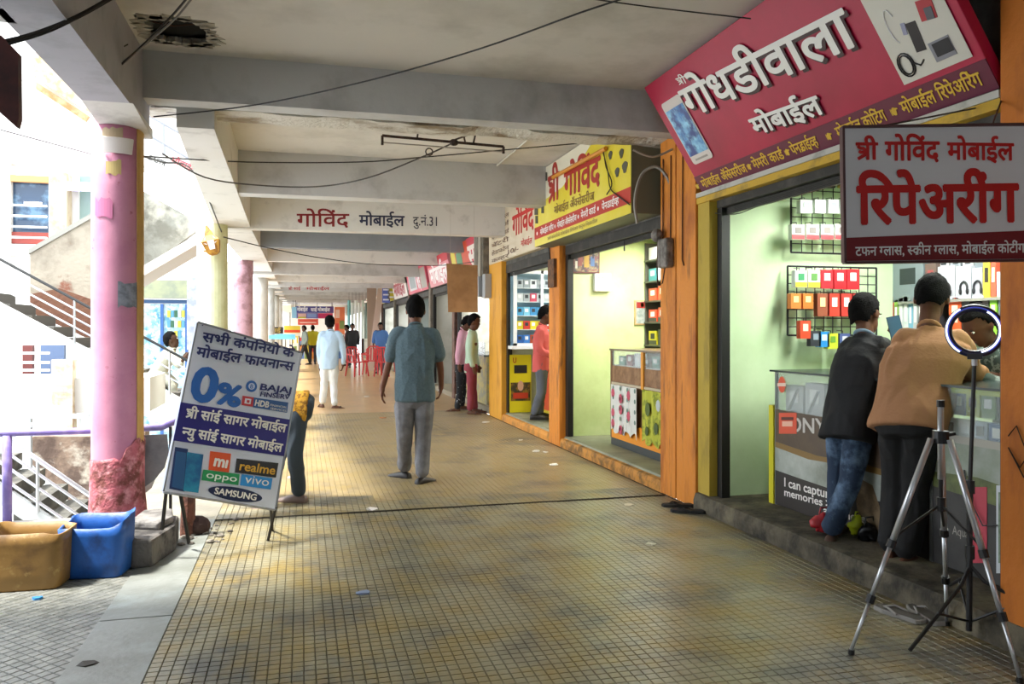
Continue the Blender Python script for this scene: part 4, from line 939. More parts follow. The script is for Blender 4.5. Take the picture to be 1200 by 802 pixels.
def cloth(label, y0, y1, zt, zb, m, spots):
    T = thing('hanging_cloth', label, 'cloth', (XB - .03, (y0 + y1) / 2, zb)); n = 26; rings = []
    for k in range(n + 1):
        y = y0 + (y1 - y0) * k / n; x = XB - .04 + .012 * math.sin(k * 1.15); dz = .03 * math.sin(k * .9)
        rings.append([V((x, y, zt)), V((x + .004, y, zt)), V((x + .004, y, zb + dz)), V((x, y, zb + dz))])
    M().loft(rings).build('fabric', m, T, smooth=False)
    for yy_, zz_, r, c in spots: M().prism([(XB - .0535, yy_ + r * math.cos(t), zz_ + r * 1.2 * math.sin(t)) for t in [i * math.pi / 4 for i in range(8)]], (.003, 0, 0)).build('print_motif', c, T)
rose = mat('c8566a', .7); leaf = mat('6f8a7c', .7)
sp = [(8.43 - .22 * (k % 3), .72 - .17 * (k // 3) - .05 * (k % 2), .045, rose) for k in range(8)] + [(8.42 - .2 * (k % 4), .78 - .11 * (k // 4), .02, leaf) for k in range(18)]
cloth('white cloth printed with pink roses on the second shop counter', 8.52, 7.78, .81, .3, mat('dcdcd4', .8), sp)
cloth('yellow-green printed cloth on the second shop counter', 7.66, 6.9, .81, .28, mat('b9bc3e', .8, ('8a9430', 12, .5, .6)), [(7.5, .62, .06, mat('5a6a2a', .7)), (7.25, .68, .05, mat('b8c0c0', .7)), (7.3, .45, .05, mat('4a5a28', .7)), (7.52, .4, .04, mat('4a5a28', .7))])
for k in range(8):
    y = 8.5 - k * .22; carton(XB + .05, XB + .12, y - .16, y, 1.03, 1.13 + .02 * (k % 3), ('5a9a8c', '8c3a4a', 'c8d0d4', '4c5a6a')[k % 4], '%s small pack from the left under the second shop\'s counter glass' % ORD[k], 'packs under the second counter glass', win='e0e4e4')
# pictures and boxes on the lemon wall
fr = Fr((3.14, 9.328, 0), (1, 0, 0), (0, 0, 1))
def picture(label, u0, v0, u1, v1, fm, im, name='framed_picture', inner=None):
    p = fr.px(u0, v0); q = fr.px(u1, v1); T = thing(name, label, 'picture', fr.at((p[0] + q[0]) / 2, q[1], 0))
    M().obox(fr.at((p[0] + q[0]) / 2, (p[1] + q[1]) / 2, .012), (fr.U, fr.V, fr.N), ((q[0] - p[0]) / 2, (p[1] - q[1]) / 2, .012)).build('frame', fm, T, bevel=.003)
    fr.rect(p[0] + .018, q[0] - .018, q[1] + .018, p[1] - .018, 'print', im, T, z=.026)
    for a_ in inner or []: fr.rect(p[0] + (q[0] - p[0]) * a_[0], p[0] + (q[0] - p[0]) * a_[1], q[1] + (p[1] - q[1]) * a_[2], q[1] + (p[1] - q[1]) * a_[3], 'print_figure', a_[4], T, z=.029)
picture('dark-framed colourful framed print high on the lemon wall', 670, 292, 702, 321, mat('6a3a30', .5), mat('4a4450', .5, ('a89470', 22, .45, .6), None, var2=('8c5450', 18, .5, .6)), inner=[(.2, .35, .3, .7, flat('9a5a54')), (.42, .6, .25, .8, flat('c8a44a')), (.66, .8, .3, .7, flat('5a7ab0')), (.1, .18, .2, .5, flat('e8e0d0'))])
picture('small framed print beside the shelf of the second shop', 743, 352, 760, 381, mat('c8a878', .5), mat('b0b8b4', .5, ('8c9a94', 18, .4, .6)), inner=[(.12, .88, .68, .92, flat('9a2c20')), (.4, .6, .74, .88, flat('e4c24a'))])
T = thing('junction_box', 'white meter box on the lemon wall under the framed print', 'box', (3.55, 9.3, 1.89)); p = fr.px(695, 321); q = fr.px(714, 342)
M().obox(fr.at((p[0] + q[0]) / 2, (p[1] + q[1]) / 2, .035), (fr.U, fr.V, fr.N), ((q[0] - p[0]) / 2, (p[1] - q[1]) / 2, .035)).build('cover', mat('eef0ee', .4), T, bevel=.006)
for k in range(2): fr.rect(p[0] + .04 + k * .05, p[0] + .06 + k * .05, p[1] - .06, p[1] - .04, 'switch', flat('9aa09c'), T, z=.072)
# shelves behind the second counter
XB2 = 4.13
T = thing('shelf_unit', 'dark shelf unit of boxed goods at the back of the second shop', 'shelf', (4.45, 7.9, .13))
box('back', mat('b9c07a', .6), T, 4.42, 4.48, 6.6, 9.3, .13, 2.6)
SZ = (2.28, 2.02, 1.78, 1.52, 1.24)
for z in SZ: box('board', mat('4c4c40', .5), T, XB2, 4.42, 6.6, 9.3, z - .02, z)
box('side', mat('5a5a4c', .5), T, XB2 + .01, 4.42, 9.285, 9.30, .9, 2.5)
pal = [('d8d8d0', '9aa098', 'b8405a'), ('2c8c98', 'c8dce0', '287884'), ('c04a2c', 'd8572c', 'e8e8e8'), ('e4502c', 'd84a28', 'f0f0ee'), ('5a5c38', '8a8a3a', '33352c')]
for r, z in enumerate(SZ):
    for k in range(9):
        y = 9.2 - k * .27; c = pal[r][k % 3]
        if r == 4: c = ('d8c820', '2c2c20', 'e0d42a')[k % 3]
        carton(XB2 + .02, XB2 + .18, y - .22, y, z, z + (.15 if r != 4 else .17) + .02 * (k % 2), c, '%s box from the far wall on the %s shelf of the second shop' % (ORD[k], ('topmost', 'second', 'third', 'fourth', 'lowest')[r]), 'boxed goods on the second shop shelves', win='1e2220' if r == 4 else 'e4e4e0', accent=('3a3a30' if r > 2 else None))
# ---- third shop: glazed wall cabinet, poster, counter
fr = Fr((3.14, 12.20, 0), (1, 0, 0), (0, 0, 1))
p = fr.px(598, 318); q = fr.px(652, 405)
T = thing('wall_cabinet', 'white-framed glazed wall cabinet in the third shop', 'cabinet', fr.at((p[0] + q[0]) / 2, q[1]))
x0, x1, z0, z1 = p[0], q[0], q[1], p[1]; y1 = 12.2; y0 = 12.0
X0, X1 = 3.14 + x0, 3.14 + x1
box('back', mat('8fb0c0', .5), T, X0, X1, y1 - .02, y1, z0, z1)
wf = mat('eef2f2', .4)
for a_ in ((X0, X0 + .05, z0, z1), (X1 - .05, X1, z0, z1), (X0, X1, z0, z0 + .04), (X0, X1, z1 - .05, z1), ((X0 + X1) / 2 + .06, (X0 + X1) / 2 + .1, z0, z1)): box('frame', wf, T, a_[0], a_[1], y0 - .02, y0 + .02, a_[2], a_[3])
box('sill', wf, T, X0 - .04, X1 + .04, y0 - .06, y1, z0 - .05, z0)
zs = [z0 + .04 + (z1 - z0 - .09) * k / 5 for k in range(5)]
for z in zs[1:]: box('board', mat('c8d4d8', .4), T, X0 + .05, X1 - .05, y0 + .02, y1 - .02, z - .012, z)
cs = [('2c64b0', '3a78c0', 'b04a2c'), ('d8c828', 'c83a2c', 'e0d030'), ('4aa0d0', '78bcd8', '3a8cc4'), ('c8d0d4', '9aa4a8', 'b8405a'), ('b0bcc4', '8c989e', 'd0d8dc')]
for r, z in enumerate(zs):
    for k in range(6):
        x = X0 + .06 + k * (X1 - X0 - .1) / 6; w = (X1 - X0 - .14) / 6
        carton(x, x + w, y0 + .04, y0 + .14, z, z + .13, cs[r][(k // 1) % 3], '%s box from the left on the %s cabinet shelf' % (ORD[k], ('lowest', 'second lowest', 'middle', 'fourth', 'top')[r]), 'boxes in the glazed cabinet', face='-y', win=('303840', 'e8ecee')[(k + r) % 2])
p = fr.px(597, 416); q = fr.px(622, 483)
T = thing('poster', 'yellow and black poster leaning on the wall below the cabinet', 'poster', fr.at((p[0] + q[0]) / 2, q[1], 0)); hh = p[1] - q[1]; ww = q[0] - p[0]
M().obox(fr.at((p[0] + q[0]) / 2, (p[1] + q[1]) / 2, .012), (fr.U, fr.V, fr.N), (ww / 2, hh / 2, .01)).build('board', flat('d8c814'), T)
fr.rect(p[0] + ww * .04, p[0] + ww * .96, q[1] + hh * .2, q[1] + hh * .52, 'print_block', mat('3c3420', .5, ('8a6a20', 10, .45, .6)), T, z=.024)
fr.rect(p[0] + ww * .2, p[0] + ww * .8, q[1] + hh * .68, q[1] + hh * .82, 'print_block', flat('1c1c1c'), T, z=.024); fr.rect(p[0] + ww * .15, p[0] + ww * .85, q[1] + hh * .24, q[1] + hh * .34, 'print_block', flat('b8361c'), T, z=.026)
fr.poly([(p[0] + ww * (.5 + .14 * math.cos(t)), q[1] + hh * (.46 + .09 * math.sin(t))) for t in [i * math.pi / 5 for i in range(10)]], 'print_face', flat('c89a7c'), T, z=.026)
row(fr, T, 'U', flat('b8361c'), p[0] + ww * .15, p[0] + ww * .3, q[1] + hh * .86, q[1] + hh * .94, z=.025)
T = thing('shop_counter', 'yellow fronted counter of the third shop beside the coral-shirted man', 'counter', (3.6, 10.9, .12))
box('carcass', mat('c8b82c', .5, ('b0881c', 3, .5, .6)), T, 3.62, 4.1, 9.9, 11.9, .12, 1.02); box('worktop', mat('50585a', .3), T, 3.58, 4.14, 9.88, 11.92, 1.02, 1.05)
box('front_panel', mat('d8cc20', .5), T, 3.61, 3.62, 10.95, 11.6, .2, .95); box('front_panel', mat('c84a2c', .5), T, 3.61, 3.62, 11.62, 11.88, .2, .95)
carton(3.68, 3.85, 11.55, 11.8, 1.05, 1.32, '3a4c5a', 'small dark blue box on the third shop counter beside the man\'s hands', None, win='8aa0b0')
# ================================================================== FAR SHOPS ALONG THE RIGHT
m_gr = mat('7d776c', .8, ('59544b', 5, .45, .65), (20, .3)); m_brn = mat('6b4a3c', .7, ('4a3028', 6, .45, .65))
box('duct_wall', m_gr, wr, 2.94, 3.12, 13.16, 13.9, 2.36, 3.36)
p_ = thing('meter_box', 'grey electricity meter boxes beside the yellow-orange pillar, right of the cardboard sheet', 'box', (2.9, 13.3, 1.9))
box('cover', mat('8c9094', .5), p_, 2.86, 3.1, 13.16, 13.4, 1.98, 2.32, bevel=.01); box('cover', mat('a3a6aa', .5), p_, 2.92, 3.04, 12.95, 13.14, 1.95, 2.35, bevel=.01)
M().tube([(2.92, 13.3, 3.3), (2.92, 13.3, 2.32)], .03, 8).build('pipe', mat('b9b4a8', .5), p_)
def far_shop(k, y0, y1, sign, txt, tcol, interior, label, tilt=.12, sx=2.95, z0=2.45, z1=3.1):
    room(y0, y1, mat(interior, .7, ('9a9a8c', 2, .5, .8)), xb=4.7)
    pillar('%s pillar post beyond %s' % (('brown', 'grey')[k % 2], label), y1 + .02, y1 + .3, m=(m_brn, m_gr)[k % 2], x0=3.06, z1=2.6)
    box('threshold', mat('8d8470', .6), wr, 3.08, 4.7, y0 - .1, y1 + .1, 0, .1)
    shutter('dark shutter box over %s' % label, y0, y1, 2.28, 2.42, ((y0 + .12, .1, mat('5c6a70', .4, metal=.4)), (y1 - .06, .06, m_blk)))
    T = thing('shop_sign', 'shop sign over %s' % label, 'sign', (sx, (y0 + y1) / 2, z0))
    f = Fr((sx + tilt, y1, z0), (0, -1, 0), V((-tilt, 0, z1 - z0)))
    M().obox(f.at((y1 - y0) / 2, (z1 - z0) / 2, -.03), (f.U, f.V, f.N), ((y1 - y0) / 2, (z1 - z0) / 2, .03)).build('panel', mat(sign, .5), T)
    w = y1 - y0
    for t, xa, xb, ya, yb in txt: row(f, T, t, mat(tcol, .5), w * xa, w * xb, ya, yb, bold=.04)
    return T, f, w
T, f, w = far_shop(0, 13.22, 16.4, 'd8502c', [('साई', .55, .9, .15, .5)], 'f0e4dc', 'e4e4da', 'the fourth shop with the orange and green sign')
f.rect(.02, .45, 0, .66, 'end_panel', flat('d8c83a'), T, z=.003); f.rect(.55, 1.1, .15, .5, 'end_panel', flat('4a8a5c'), T, z=.003); f.rect(1.75, 2.5, .0, .66, 'end_panel', flat('d2485a'), T, z=.003)
T, f, w = far_shop(1, 16.75, 19.6, 'dc8a94', [('मोबाईल', .1, .9, .08, .4)], 'f6eef0', 'b8b8b0', 'the fifth shop with the pink and white sign'); f.rect(0, w, .47, .65, 'end_panel', flat('c83a48'), T, z=.003)
T, f, w = far_shop(2, 20.0, 23.6, 'd2506a', [('साई', .55, .7, .1, .5)], 'f4e8ec', '9aa4a4', 'the sixth shop with the white picture on a pink sign'); f.rect(w * .72, w * .98, .06, .58, 'end_panel', flat('9a948c'), T, z=.003); f.rect(w * .1, w * .5, .08, .56, 'end_panel', flat('c9c8cc'), T, z=.003); f.rect(w * .15, w * .45, .14, .5, 'end_panel', flat('8f9aa0'), T, z=.006)
T, f, w = far_shop(3, 24.0, 27.5, 'e0dcd8', [('मोबाईल', .1, .9, .1, .45)], 'a83a44', 'c4c8c4', 'the seventh shop with the white sign and dark red letters')
T, f, w = far_shop(0, 28.0, 32, 'b8b44a', [('साई', .2, .8, .1, .45)], '3a4a8c', 'd0d4d0', 'the eighth shop with the olive yellow sign')
T, f, w = far_shop(1, 32.5, 37, 'd8602c', [('मोबाईल', .1, .9, .1, .45)], 'f0e8d8', 'd8d8d0', 'the ninth shop with the orange sign')
T, f, w = far_shop(0, 37.5, 43, 'c83a34', [('मोबाईल', .1, .9, .1, .45)], 'f0e8d8', 'd8d8d0', 'the tenth shop with the red sign, nearest the corridor end')
# counter with items at the fourth shop
T = thing('shop_counter', 'pale counter with a printed front at the fourth shop beside the two standing men', 'counter', (3.3, 14.9, .1))
box('carcass', mat('b9a860', .6, ('8c8a78', 6, .4, .6)), T, 3.16, 3.7, 13.85, 16.0, .1, .95); box('worktop', mat('4c5456', .3), T, 3.1, 3.75, 13.82, 16.05, .95, .98); box('glass_front', mat('c8dce0', .1, alpha=.4), T, 3.12, 3.13, 13.85, 16, .98, 1.2)
for k in range(4): carton(4.3, 4.6, 14 + k * .55, 14.4 + k * .55, 1.5, 1.9, ('d8dcd8', '9ab0b8', 'c8d0d0', 'e0e0dc')[k], '%s pale carton at the back of the fourth shop' % ORD[k], 'cartons in the fourth shop', win='8a949a')
# cardboard sheet hung across
a0 = PY(523.5, 309, 10.6); a1 = PY(560, 311, 10.6); a2 = PY(523.5, 366, 10.6)
T = thing('cardboard_sheet', 'brown cardboard sheet hanging blank side on in front of the far shops', 'cardboard', (a0.x + .2, 10.6, a2.z))
M().prism([(a0.x, 10.6, a0.z), (a1.x - .005, 10.6, a1.z), (a1.x, 10.6, a2.z), (a0.x + .02, 10.6, a2.z)], (0, .008, 0)).build('sheet', mat('a87c52', .8, ('966c46', 5, .4, .6)), T)
for x in (a0.x + .05, a1.x - .05): M().tube([(x, 10.604, a0.z - .01), (x + .02, 10.7, 3.36)], .002, 5).build('string', flat('b8b4ac'), T)
# blue and yellow narrow hanging signs beyond the walking man
for k, (u, v0, v1, c, lab) in enumerate(((452.5, 334, 355, '5a6ab4', 'small blue hanging sign left of the walking man\'s head'), (459, 338, 352, 'c8b83a', 'small olive hanging sign left of the walking man\'s head'))):
    p = PY(u, v0, 27.7); q = PY(u, v1, 27.7); T = thing('hanging_sign', lab, 'sign', (p.x, 27.7, q.z)); box('panel', flat(c), T, p.x - .13, p.x + .13, 27.7, 27.74, q.z, p.z)
    for j in range(3): box('text_band', flat('dcdce4'), T, p.x - .1, p.x + .1, 27.695, 27.7, q.z + .08 + j * .17, q.z + .13 + j * .17)
    M().tube([(p.x, 27.72, p.z), (p.x, 27.72, 3.36)], .01, 5).build('string', BLKM, T)
# leaning pale panel and hanging cloths
M().prism([PY(443, 337, 28.5), PY(450, 337, 28.5), PY(437, 438, 28.5), PY(430, 438, 28.5)], (0, .06, 0)).build('leaning_panel', mat('c0a698', .7), None, label='pale pinkish panel leaning beside the man in the blue shirt', cat='panel')
M().prism([PY(430, 337, 29.5), PY(441, 337, 29.5), PY(440, 431, 29.5), PY(431, 431, 29.5)], (0, .06, 0)).build('leaning_panel', mat('9a8272', .7), None, label='brown panel behind the leaning pale panel', cat='panel')
for k in range(6):
    u = 409 + k * 4; y = 33 - k * .3; p = PY(u, 352 + (k % 2) * 3, y); q = PY(u, 385 + 12 * (k > 1), y); c = ('8fd0d8', 'e0eae8', 'eef2f2', 'f0f4f2', 'd8e0dc', '7a8a84')[k]
    T = thing('hanging_cloth', '%s long cloth from the left hanging by the far right-hand shops' % ORD[k], 'cloth', (p.x, y, q.z), 'cloths hanging by the far shops')
    a = M(); a.loft([[V((p.x + dx, y + dy + .03 * math.sin(dx * 40), z)) for dx, dy in ((-.06, 0), (0, -.03), (.06, 0), (0, .04))] for z in (p.z, (p.z + q.z) / 2, q.z)]); a.build('fabric', mat(c, .7), T)
    M().tube([(p.x, y, p.z), (p.x, y, 3.36)], .006, 5).build('hanger', BLKM, T)
# far market end
def board(label, u0, v0, u1, v1, y, c, bands=(), name='market_board', cat='sign', words=None, wc='e8e8f4'):
    p = PY(u0, v0, y); q = PY(u1, v1, y); T = thing(name, label, cat, ((p.x + q.x) / 2, y, q.z)); box('panel', mat(c, .5), T, p.x, q.x, y, y + .08, q.z, p.z)
    f = Fr((p.x, y - .001, q.z), (1, 0, 0), (0, 0, 1)); w = q.x - p.x; h = p.z - q.z
    for x in (p.x + .05, q.x - .05):
        if q.z > 1.6 and p.x > -1.1: M().tube([(x, y + .04, p.z), (x, y + .04, 3.36)], .012, 5).build('hanger', BLKM, T)
        else: M().tube([(x, y + .04, 0), (x, y + .04, q.z + .02)], .03, 6).build('post', m_gr, T)
    for b in bands: f.rect(w * b[0], w * b[1], h * b[2], h * b[3], 'band', flat(b[4]), T, z=.004)
    for t, xa, xb, ya, yb in (words or ()): row(f, T, t, flat(wc), w * xa, w * xb, h * ya, h * yb, bold=.04, z=.012)
    return T
board('wide blue-violet sign with pale letters hanging over the far end of the corridor', 346, 359, 391, 367, 42, '3a3c8c', [(.8, 1, .0, 1, '5a3a7c')], words=[('मोबाईल', .05, .32, .25, .75), ('साई मोबाईल', .4, .9, .25, .7)])
board('row of red, blue and yellow small signs under the blue-violet sign', 347, 367, 390, 373.5, 42, '6a5aa0', [(.05, .27, .3, .9, 'd8b0a8'), (.05, .27, 0, .3, 'b0a83a'), (.3, .55, .2, .9, '7a90c8'), (.6, 1, 0, 1, 'b8285c')])
board('orange-red market board above the far crowd', 349, 374, 373, 381, 43, 'd0503a', [(.1, .9, .3, .5, 'e8b8a0')])
board('orange goods display at the right of the far end', 392, 360, 404, 392, 43.5, 'd8784a', [(.1, .5, .6, .9, 'e8c8b0'), (.5, .95, .2, .5, '7a8a4a'), (.1, .4, .1, .4, 'c83a2c')], name='goods_display', cat='display')
board('cream parapet board at the far end behind the white pillars', 320, 358, 341, 366, 46, 'd8d0b4')
board('light blue cloth banner hanging at the far end', 342, 360, 347.5, 373, 41, '8cc0e0')
board('black sign with yellow letters over the far stall', 312, 383.5, 332, 391, 30, '2c2622', words=[('साई', .15, .85, .2, .75)], wc='b8a05a')
board('yellow and red stall front at the far left', 333, 382, 352, 394, 34, 'd8c03a', [(0, 1, .35, .6, 'd8401c'), (0, 1, 0, .3, 'e0d8c8')], name='stall', cat='stall')
T = thing('awning', 'sky-blue tarpaulin awning over the far stall, above the finance board', 'awning', PY(330, 395, 28)); p = PY(315, 391.5, 28); q = PY(346, 398, 28)
M().prism([(p.x, 28, p.z - .05), (p.x + .4, 28, p.z), (q.x, 28, p.z - .02), (q.x, 28, q.z), (p.x, 28, q.z + .02)], (0, .5, 0)).build('tarpaulin', mat('6cbce4', .5), T)
for x in (p.x + .1, q.x - .1): M().tube([(x, 28.2, 0), (x, 28.2, q.z + .05)], .02, 6).build('post', m_gr, T)
T = thing('stall', 'low stall table under the sky-blue awning', 'stall', (p.x + .4, 28.8, 0)); box('tabletop', m_brn, T, p.x, q.x, 28.5, 29.1, .75, .8)
for x in (p.x + .05, q.x - .05):
    for y in (28.55, 29.05): box('leg', m_brn, T, x - .02, x + .02, y - .02, y + .02, 0, .75)
rc = random.Random(8)
pc = ('c8b03a', 'b83a34', 'd8d4c8', '5a7ab0', '6a8a4a', 'd88a3a')
for k in range(16):
    u = 346 + (k % 8) * 7.2; y = 44 - (k // 8) * 3; v = (393 if k < 8 else 402) + rc.uniform(-4, 3)
    p = PY(u, v, y); s_2 = .28
    carton(p.x - s_2 / 2, p.x + s_2 / 2, y, y + .3, 0, max(p.z, .3), pc[k % 6], '%s goods pile from the left in the %s row of the far market' % (ORD[k % 8], ('back', 'front')[k // 8]), 'goods piles in the far market', name='goods_pile', cat='goods', face='-y', win=pc[(k + 2) % 6])
# red plastic chairs
def chair(label, x, y, rz):
    T = thing('plastic_chair', label, 'chair', (x, y, 0), 'red plastic chairs at the far end'); m = mat('b8282c', .4); R = Matrix.Rotation(rz, 3, 'Z')
    def tr(a): a.v = [R @ q + V((x, y, 0)) for q in a.v]; return a
    tr(M().prism([(-.24, -.22, .42), (.24, -.22, .42), (.21, .22, .42), (-.21, .22, .42)], (0, 0, .03))).build('seat', m, T)
    a = M()
    for k in range(5): a.prism([(-.2 + k * .09, .21, .45), (-.16 + k * .09, .21, .45), (-.165 + k * .09, .30, .85), (-.205 + k * .09, .30, .85)], (0, .02, 0))
    tr(a); a.build('back_slats', m, T); tr(M().tube([(-.22, .22, .45), (-.23, .28, .8), (-.12, .31, .89), (.12, .31, .89), (.23, .28, .8), (.22, .22, .45)], .022, 6)).build('back_frame', m, T)
    for s in (-1, 1):
        tr(M().tube([(s * .25, -.22, .42), (s * .27, -.24, .64), (s * .26, 0, .67), (s * .24, .25, .68)], .022, 6)).build('armrest', m, T)
        for y2 in (-.2, .2): tr(M().tube([(s * .21, y2, .43), (s * .25, y2 * 1.3, 0)], [.03, .022], 6)).build('leg', m, T)
chair('leftmost red plastic armchair at the far end of the corridor', 1.66, 25.2, .5); chair('middle red plastic armchair at the far end of the corridor', 2.2, 26.2, -.3); chair('red plastic armchair in front of the man in the blue shirt', 2.5, 25.0, 2.6)

# ================================================================== OBJECTS IN THE CORRIDOR
# ---- bins on the left landing
def bin_(label, u, v, w, d, h, m, rim, rz, inner=None, name='cut_container'):
    p = G(u, v); T = thing(name, label, 'container', p); R = Matrix.Rotation(rz, 3, 'Z'); n = 32
    def ring(sc, z, f=None):
        out = []
        for k in range(n):
            t = 2 * math.pi * k / n; x = math.copysign(abs(math.cos(t)) ** .32, math.cos(t)) * w / 2 * sc; y = math.copysign(abs(math.sin(t)) ** .32, math.sin(t)) * d / 2 * sc
            out.append(p + R @ V((x, y + d / 2, z + (f(x, y) if f else 0))))
        return out
    rings = [ring(.86, 0), ring(.93, .012), ring(.96, h * .3), ring(.985, h * .62), ring(1, h * .8), ring(1.02, h, rim), ring(.975, h, rim), ring(.95, h * .8), ring(.92, .06), ring(.8, .05)]
    M().loft(rings).build('shell', m, T, smooth=True)
    if inner: M().ell(p + R @ V((0, d / 2, h * .6)), (w * .40, d * .40, h * .12), 14, 8).build('contents', inner, T, smooth=True)
    return T
bin_('blue plastic container with its top cut off, beside the pink pillar', 104, 680, .36, .27, .30, mat('1c58a8', .45, ('123a74', 7, .5, .68), (20, .15)), lambda x, y: .035 * max(0, x / .18) ** 3 + .006 * math.sin(x * 40) - .012 * (y < 0) + .02 * (y > .1), -.12)
bin_('tan container with worn rim and white dregs, at the left edge of the picture', 22, 695, .42, .3, .315, mat('8f6c36', .5, ('6a4c26', 5, .5, .68), (20, .15), var2=('b99a5c', 9, .58, .7)), lambda x, y: .012 * math.sin(x * 25), -.06, mat('cfc8c4', .8, ('8c7068', 9, .45, .6)))
# ---- stone block and clutter by the pillar foot
T = thing('stone_block', 'dark worn kerb stone between the blue container and the finance board', 'stone', (-.95, 5.5, 0))
st = mat('6a6560', .85, ('2f2b28', 6, .42, .6), (30, .6))
a = M(); a.prism([(-1.08, 5.24, 0), (-.95, 5.2, 0), (-.86, 5.2, 0), (-.78, 5.55, 0), (-.80, 5.85, 0), (-1.1, 5.85, 0), (-1.3, 5.6, 0)], (0, 0, .17)); a.build('stone', st, T, bevel=.02)
M().prism([(-1.05, 5.5, .17), (-.86, 5.42, .17), (-.8, 5.6, .17), (-.84, 5.84, .17), (-1.02, 5.84, .17)], (0, 0, .05)).build('cap', mat('85817c', .8, ('5a5652', 8, .4, .6), (30, .5)), T, bevel=.015)
T = thing('rusty_post', 'dark rusty iron stub standing behind the left foot of the finance board', 'post', (-.76, 5.95, 0)); M().tube([(-.76, 5.95, 0), (-.75, 5.94, .3), (-.77, 5.93, .48)], [.05, .045, .04], 8).build('stub', mat('4a2c22', .9, ('6d4232', 12, .4, .6), (40, .6)), T); M().ell((-.70, 5.98, .06), (.09, .07, .07), 10, 7).build('base', mat('38241e', .9, bump=(40, .6)), T)
rc = random.Random(11)
a = M()
for k in range(40):
    x = -.72 + rc.uniform(-.08, .25) ; y = 5.9 + rc.uniform(-.25, .45); s2 = rc.uniform(.008, .03)
    a.ell((x, y, s2 * .3), (s2, s2 * .8, s2 * .5), 6, 4)
tagit(a.build('rubble', mat('4a443e', .9, ('8c857a', 20, .45, .6)), None), 'loose grit and rubble around the finance board\'s foot', 'rubble', kind='stuff')
# ---- purple railing at the stairwell
m_pur = mat('7d6fb4', .5, ('9a90c0', 8, .45, .65)); m_st = mat('b9bcc0', .3, metal=.7)
T = thing('railing', 'purple painted pipe railing with one post at the left, over the stairwell', 'railing', (-2.5, 6.36, 0))
M().tube([(-5.5, 6.38, .69), (-3, 6.38, .69), (-1.5, 6.38, .695), (-1.0, 6.42, .70), (-.9, 6.5, .74)], .024, 8).build('top_rail', m_pur, T, smooth=True)
for x in (-2.0, -4.6): M().tube([(x, 6.38, .0), (x, 6.38, .68)], .032, 8).build('post', m_pur, T, smooth=True)
M().tube([(-.94, 6.44, .0), (-.94, 6.44, .7)], .012, 6).build('post', BLKM, T)
a0 = [(143, 511), (196, 509), (198, 530), (193, 548), (182, 562), (168, 572), (158, 566), (150, 552), (144, 535)]
fr = Fr((-2, 6.33, 0), (1, 0, 0), (0, 0, 1)); T = thing('hanging_sack', 'grey sack cloth hanging from the purple railing beside the pink pillar', 'cloth', (-1.1, 6.33, .4))
fr.poly([fr.px(*q) for q in a0], 'fabric', mat('8d8c8c', .85, ('77767a', 5, .4, .6), (30, .3)), T, z=0, t=.012)
fr.poly([fr.px(*q) for q in ((143, 530), (150, 552), (158, 566), (168, 572), (182, 562), (178, 572), (168, 580), (155, 574), (143, 548))], 'torn_edge', mat('d8d4cc', .8), T, z=.004, t=.008)
T = thing('cable_coil', 'dark coil of cable hanging at the far left end of the railing', 'cable', (-2.15, 6.3, .35))
for k in range(4): M().tube([(-2.16 + .01 * k + math.cos(t) * (.07 + .008 * k), 6.32 - .01 * k, .42 + math.sin(t) * (.2 + .012 * k)) for t in [2 * math.pi * i / 16 for i in range(16)]], .007, 5, closed=True).build('loop', BLKM, T)
# ---- paper lantern
T = thing('paper_lantern', 'ochre paper lantern hanging on the pale green pillar', 'lantern', PY(246, 300, 11.55)); y = 11.5
c = PY(247, 283, y); m_l = mat('b8862c', .6, ('8c5a1a', 14, .45, .6)); a = M(); R = Matrix.Rotation(-.25, 3, 'Y')
def lr(w, z): return [c + R @ V((x * w, yy * w, z)) for x, yy in ((-1, -1), (1, -1), (1, 1), (-1, 1))]
M().loft([lr(.03, -.19), lr(.075, -.16), lr(.115, .0), lr(.06, .08), lr(.012, .22)]).build('shade', m_l, T)
for s in (-1, 1): M().prism([c + R @ V((s * .05, -.1, -.05)), c + R @ V((s * .09, -.1, -.02)), c + R @ V((s * .05, -.08, .06))], (0, -.01, 0)).build('window_patch', flat('d8c8c0'), T)
M().prism([c + R @ V((-.03, -.105, -.12)), c + R @ V((.04, -.105, -.12)), c + R @ V((.05, -.115, 0)), c + R @ V((-.04, -.115, 0))], (0, -.006, 0)).build('window_patch', flat('e0d0c8'), T)
M().tube([c + R @ V((0, 0, .2)), (c.x - .02, y + .1, 2.9)], .004, 5).build('string', BLKM, T); M().tube([c + R @ V((0, 0, -.18)), c + R @ V((-.12, 0, -.1))], .012, 5).build('tassel', m_l, T)
# ---- rusty tube-light fitting
T = thing('light_fitting', 'rusty empty tube-light batten hanging below the chipped beam', 'fitting', (1.2, 6.75, 2.9)); y = 6.75; m_r = mat('4f3a30', .8, ('2c2420', 20, .4, .6))
p, q = PY(448, 159, y), PY(590, 172, y)
M().tube([p, q], .012, 6).build('batten', m_r, T); M().tube([PY(449, 167, y), PY(589, 178, y)], .006, 6).build('lower_bar', mat('a8a098', .6), T)
for e, u, v in ((p, 448, 170), (q, 590, 180)): M().tube([e, PY(u, v, y)], .012, 6).build('end_holder', m_r, T)
for u, v, u2, v2 in ((489, 162, 491, 146), (545, 166, 541, 149), (555, 167, 559, 150), (530, 165, 556, 156)): M().tube([PY(u, v, y), PY(u2, v2, y - .15)], .008, 5).build('bracket', m_r, T)
M().ell(PY(532, 167, y), (.04, .03, .03), 8, 6).build('starter_box', m_r, T); M().tube([PY(503, 178, y) + V((.03 * math.cos(t), 0, .03 * math.sin(t))) for t in [i * math.pi / 5 for i in range(10)]], .006, 5, closed=True).build('wire_loop', m_r, T)
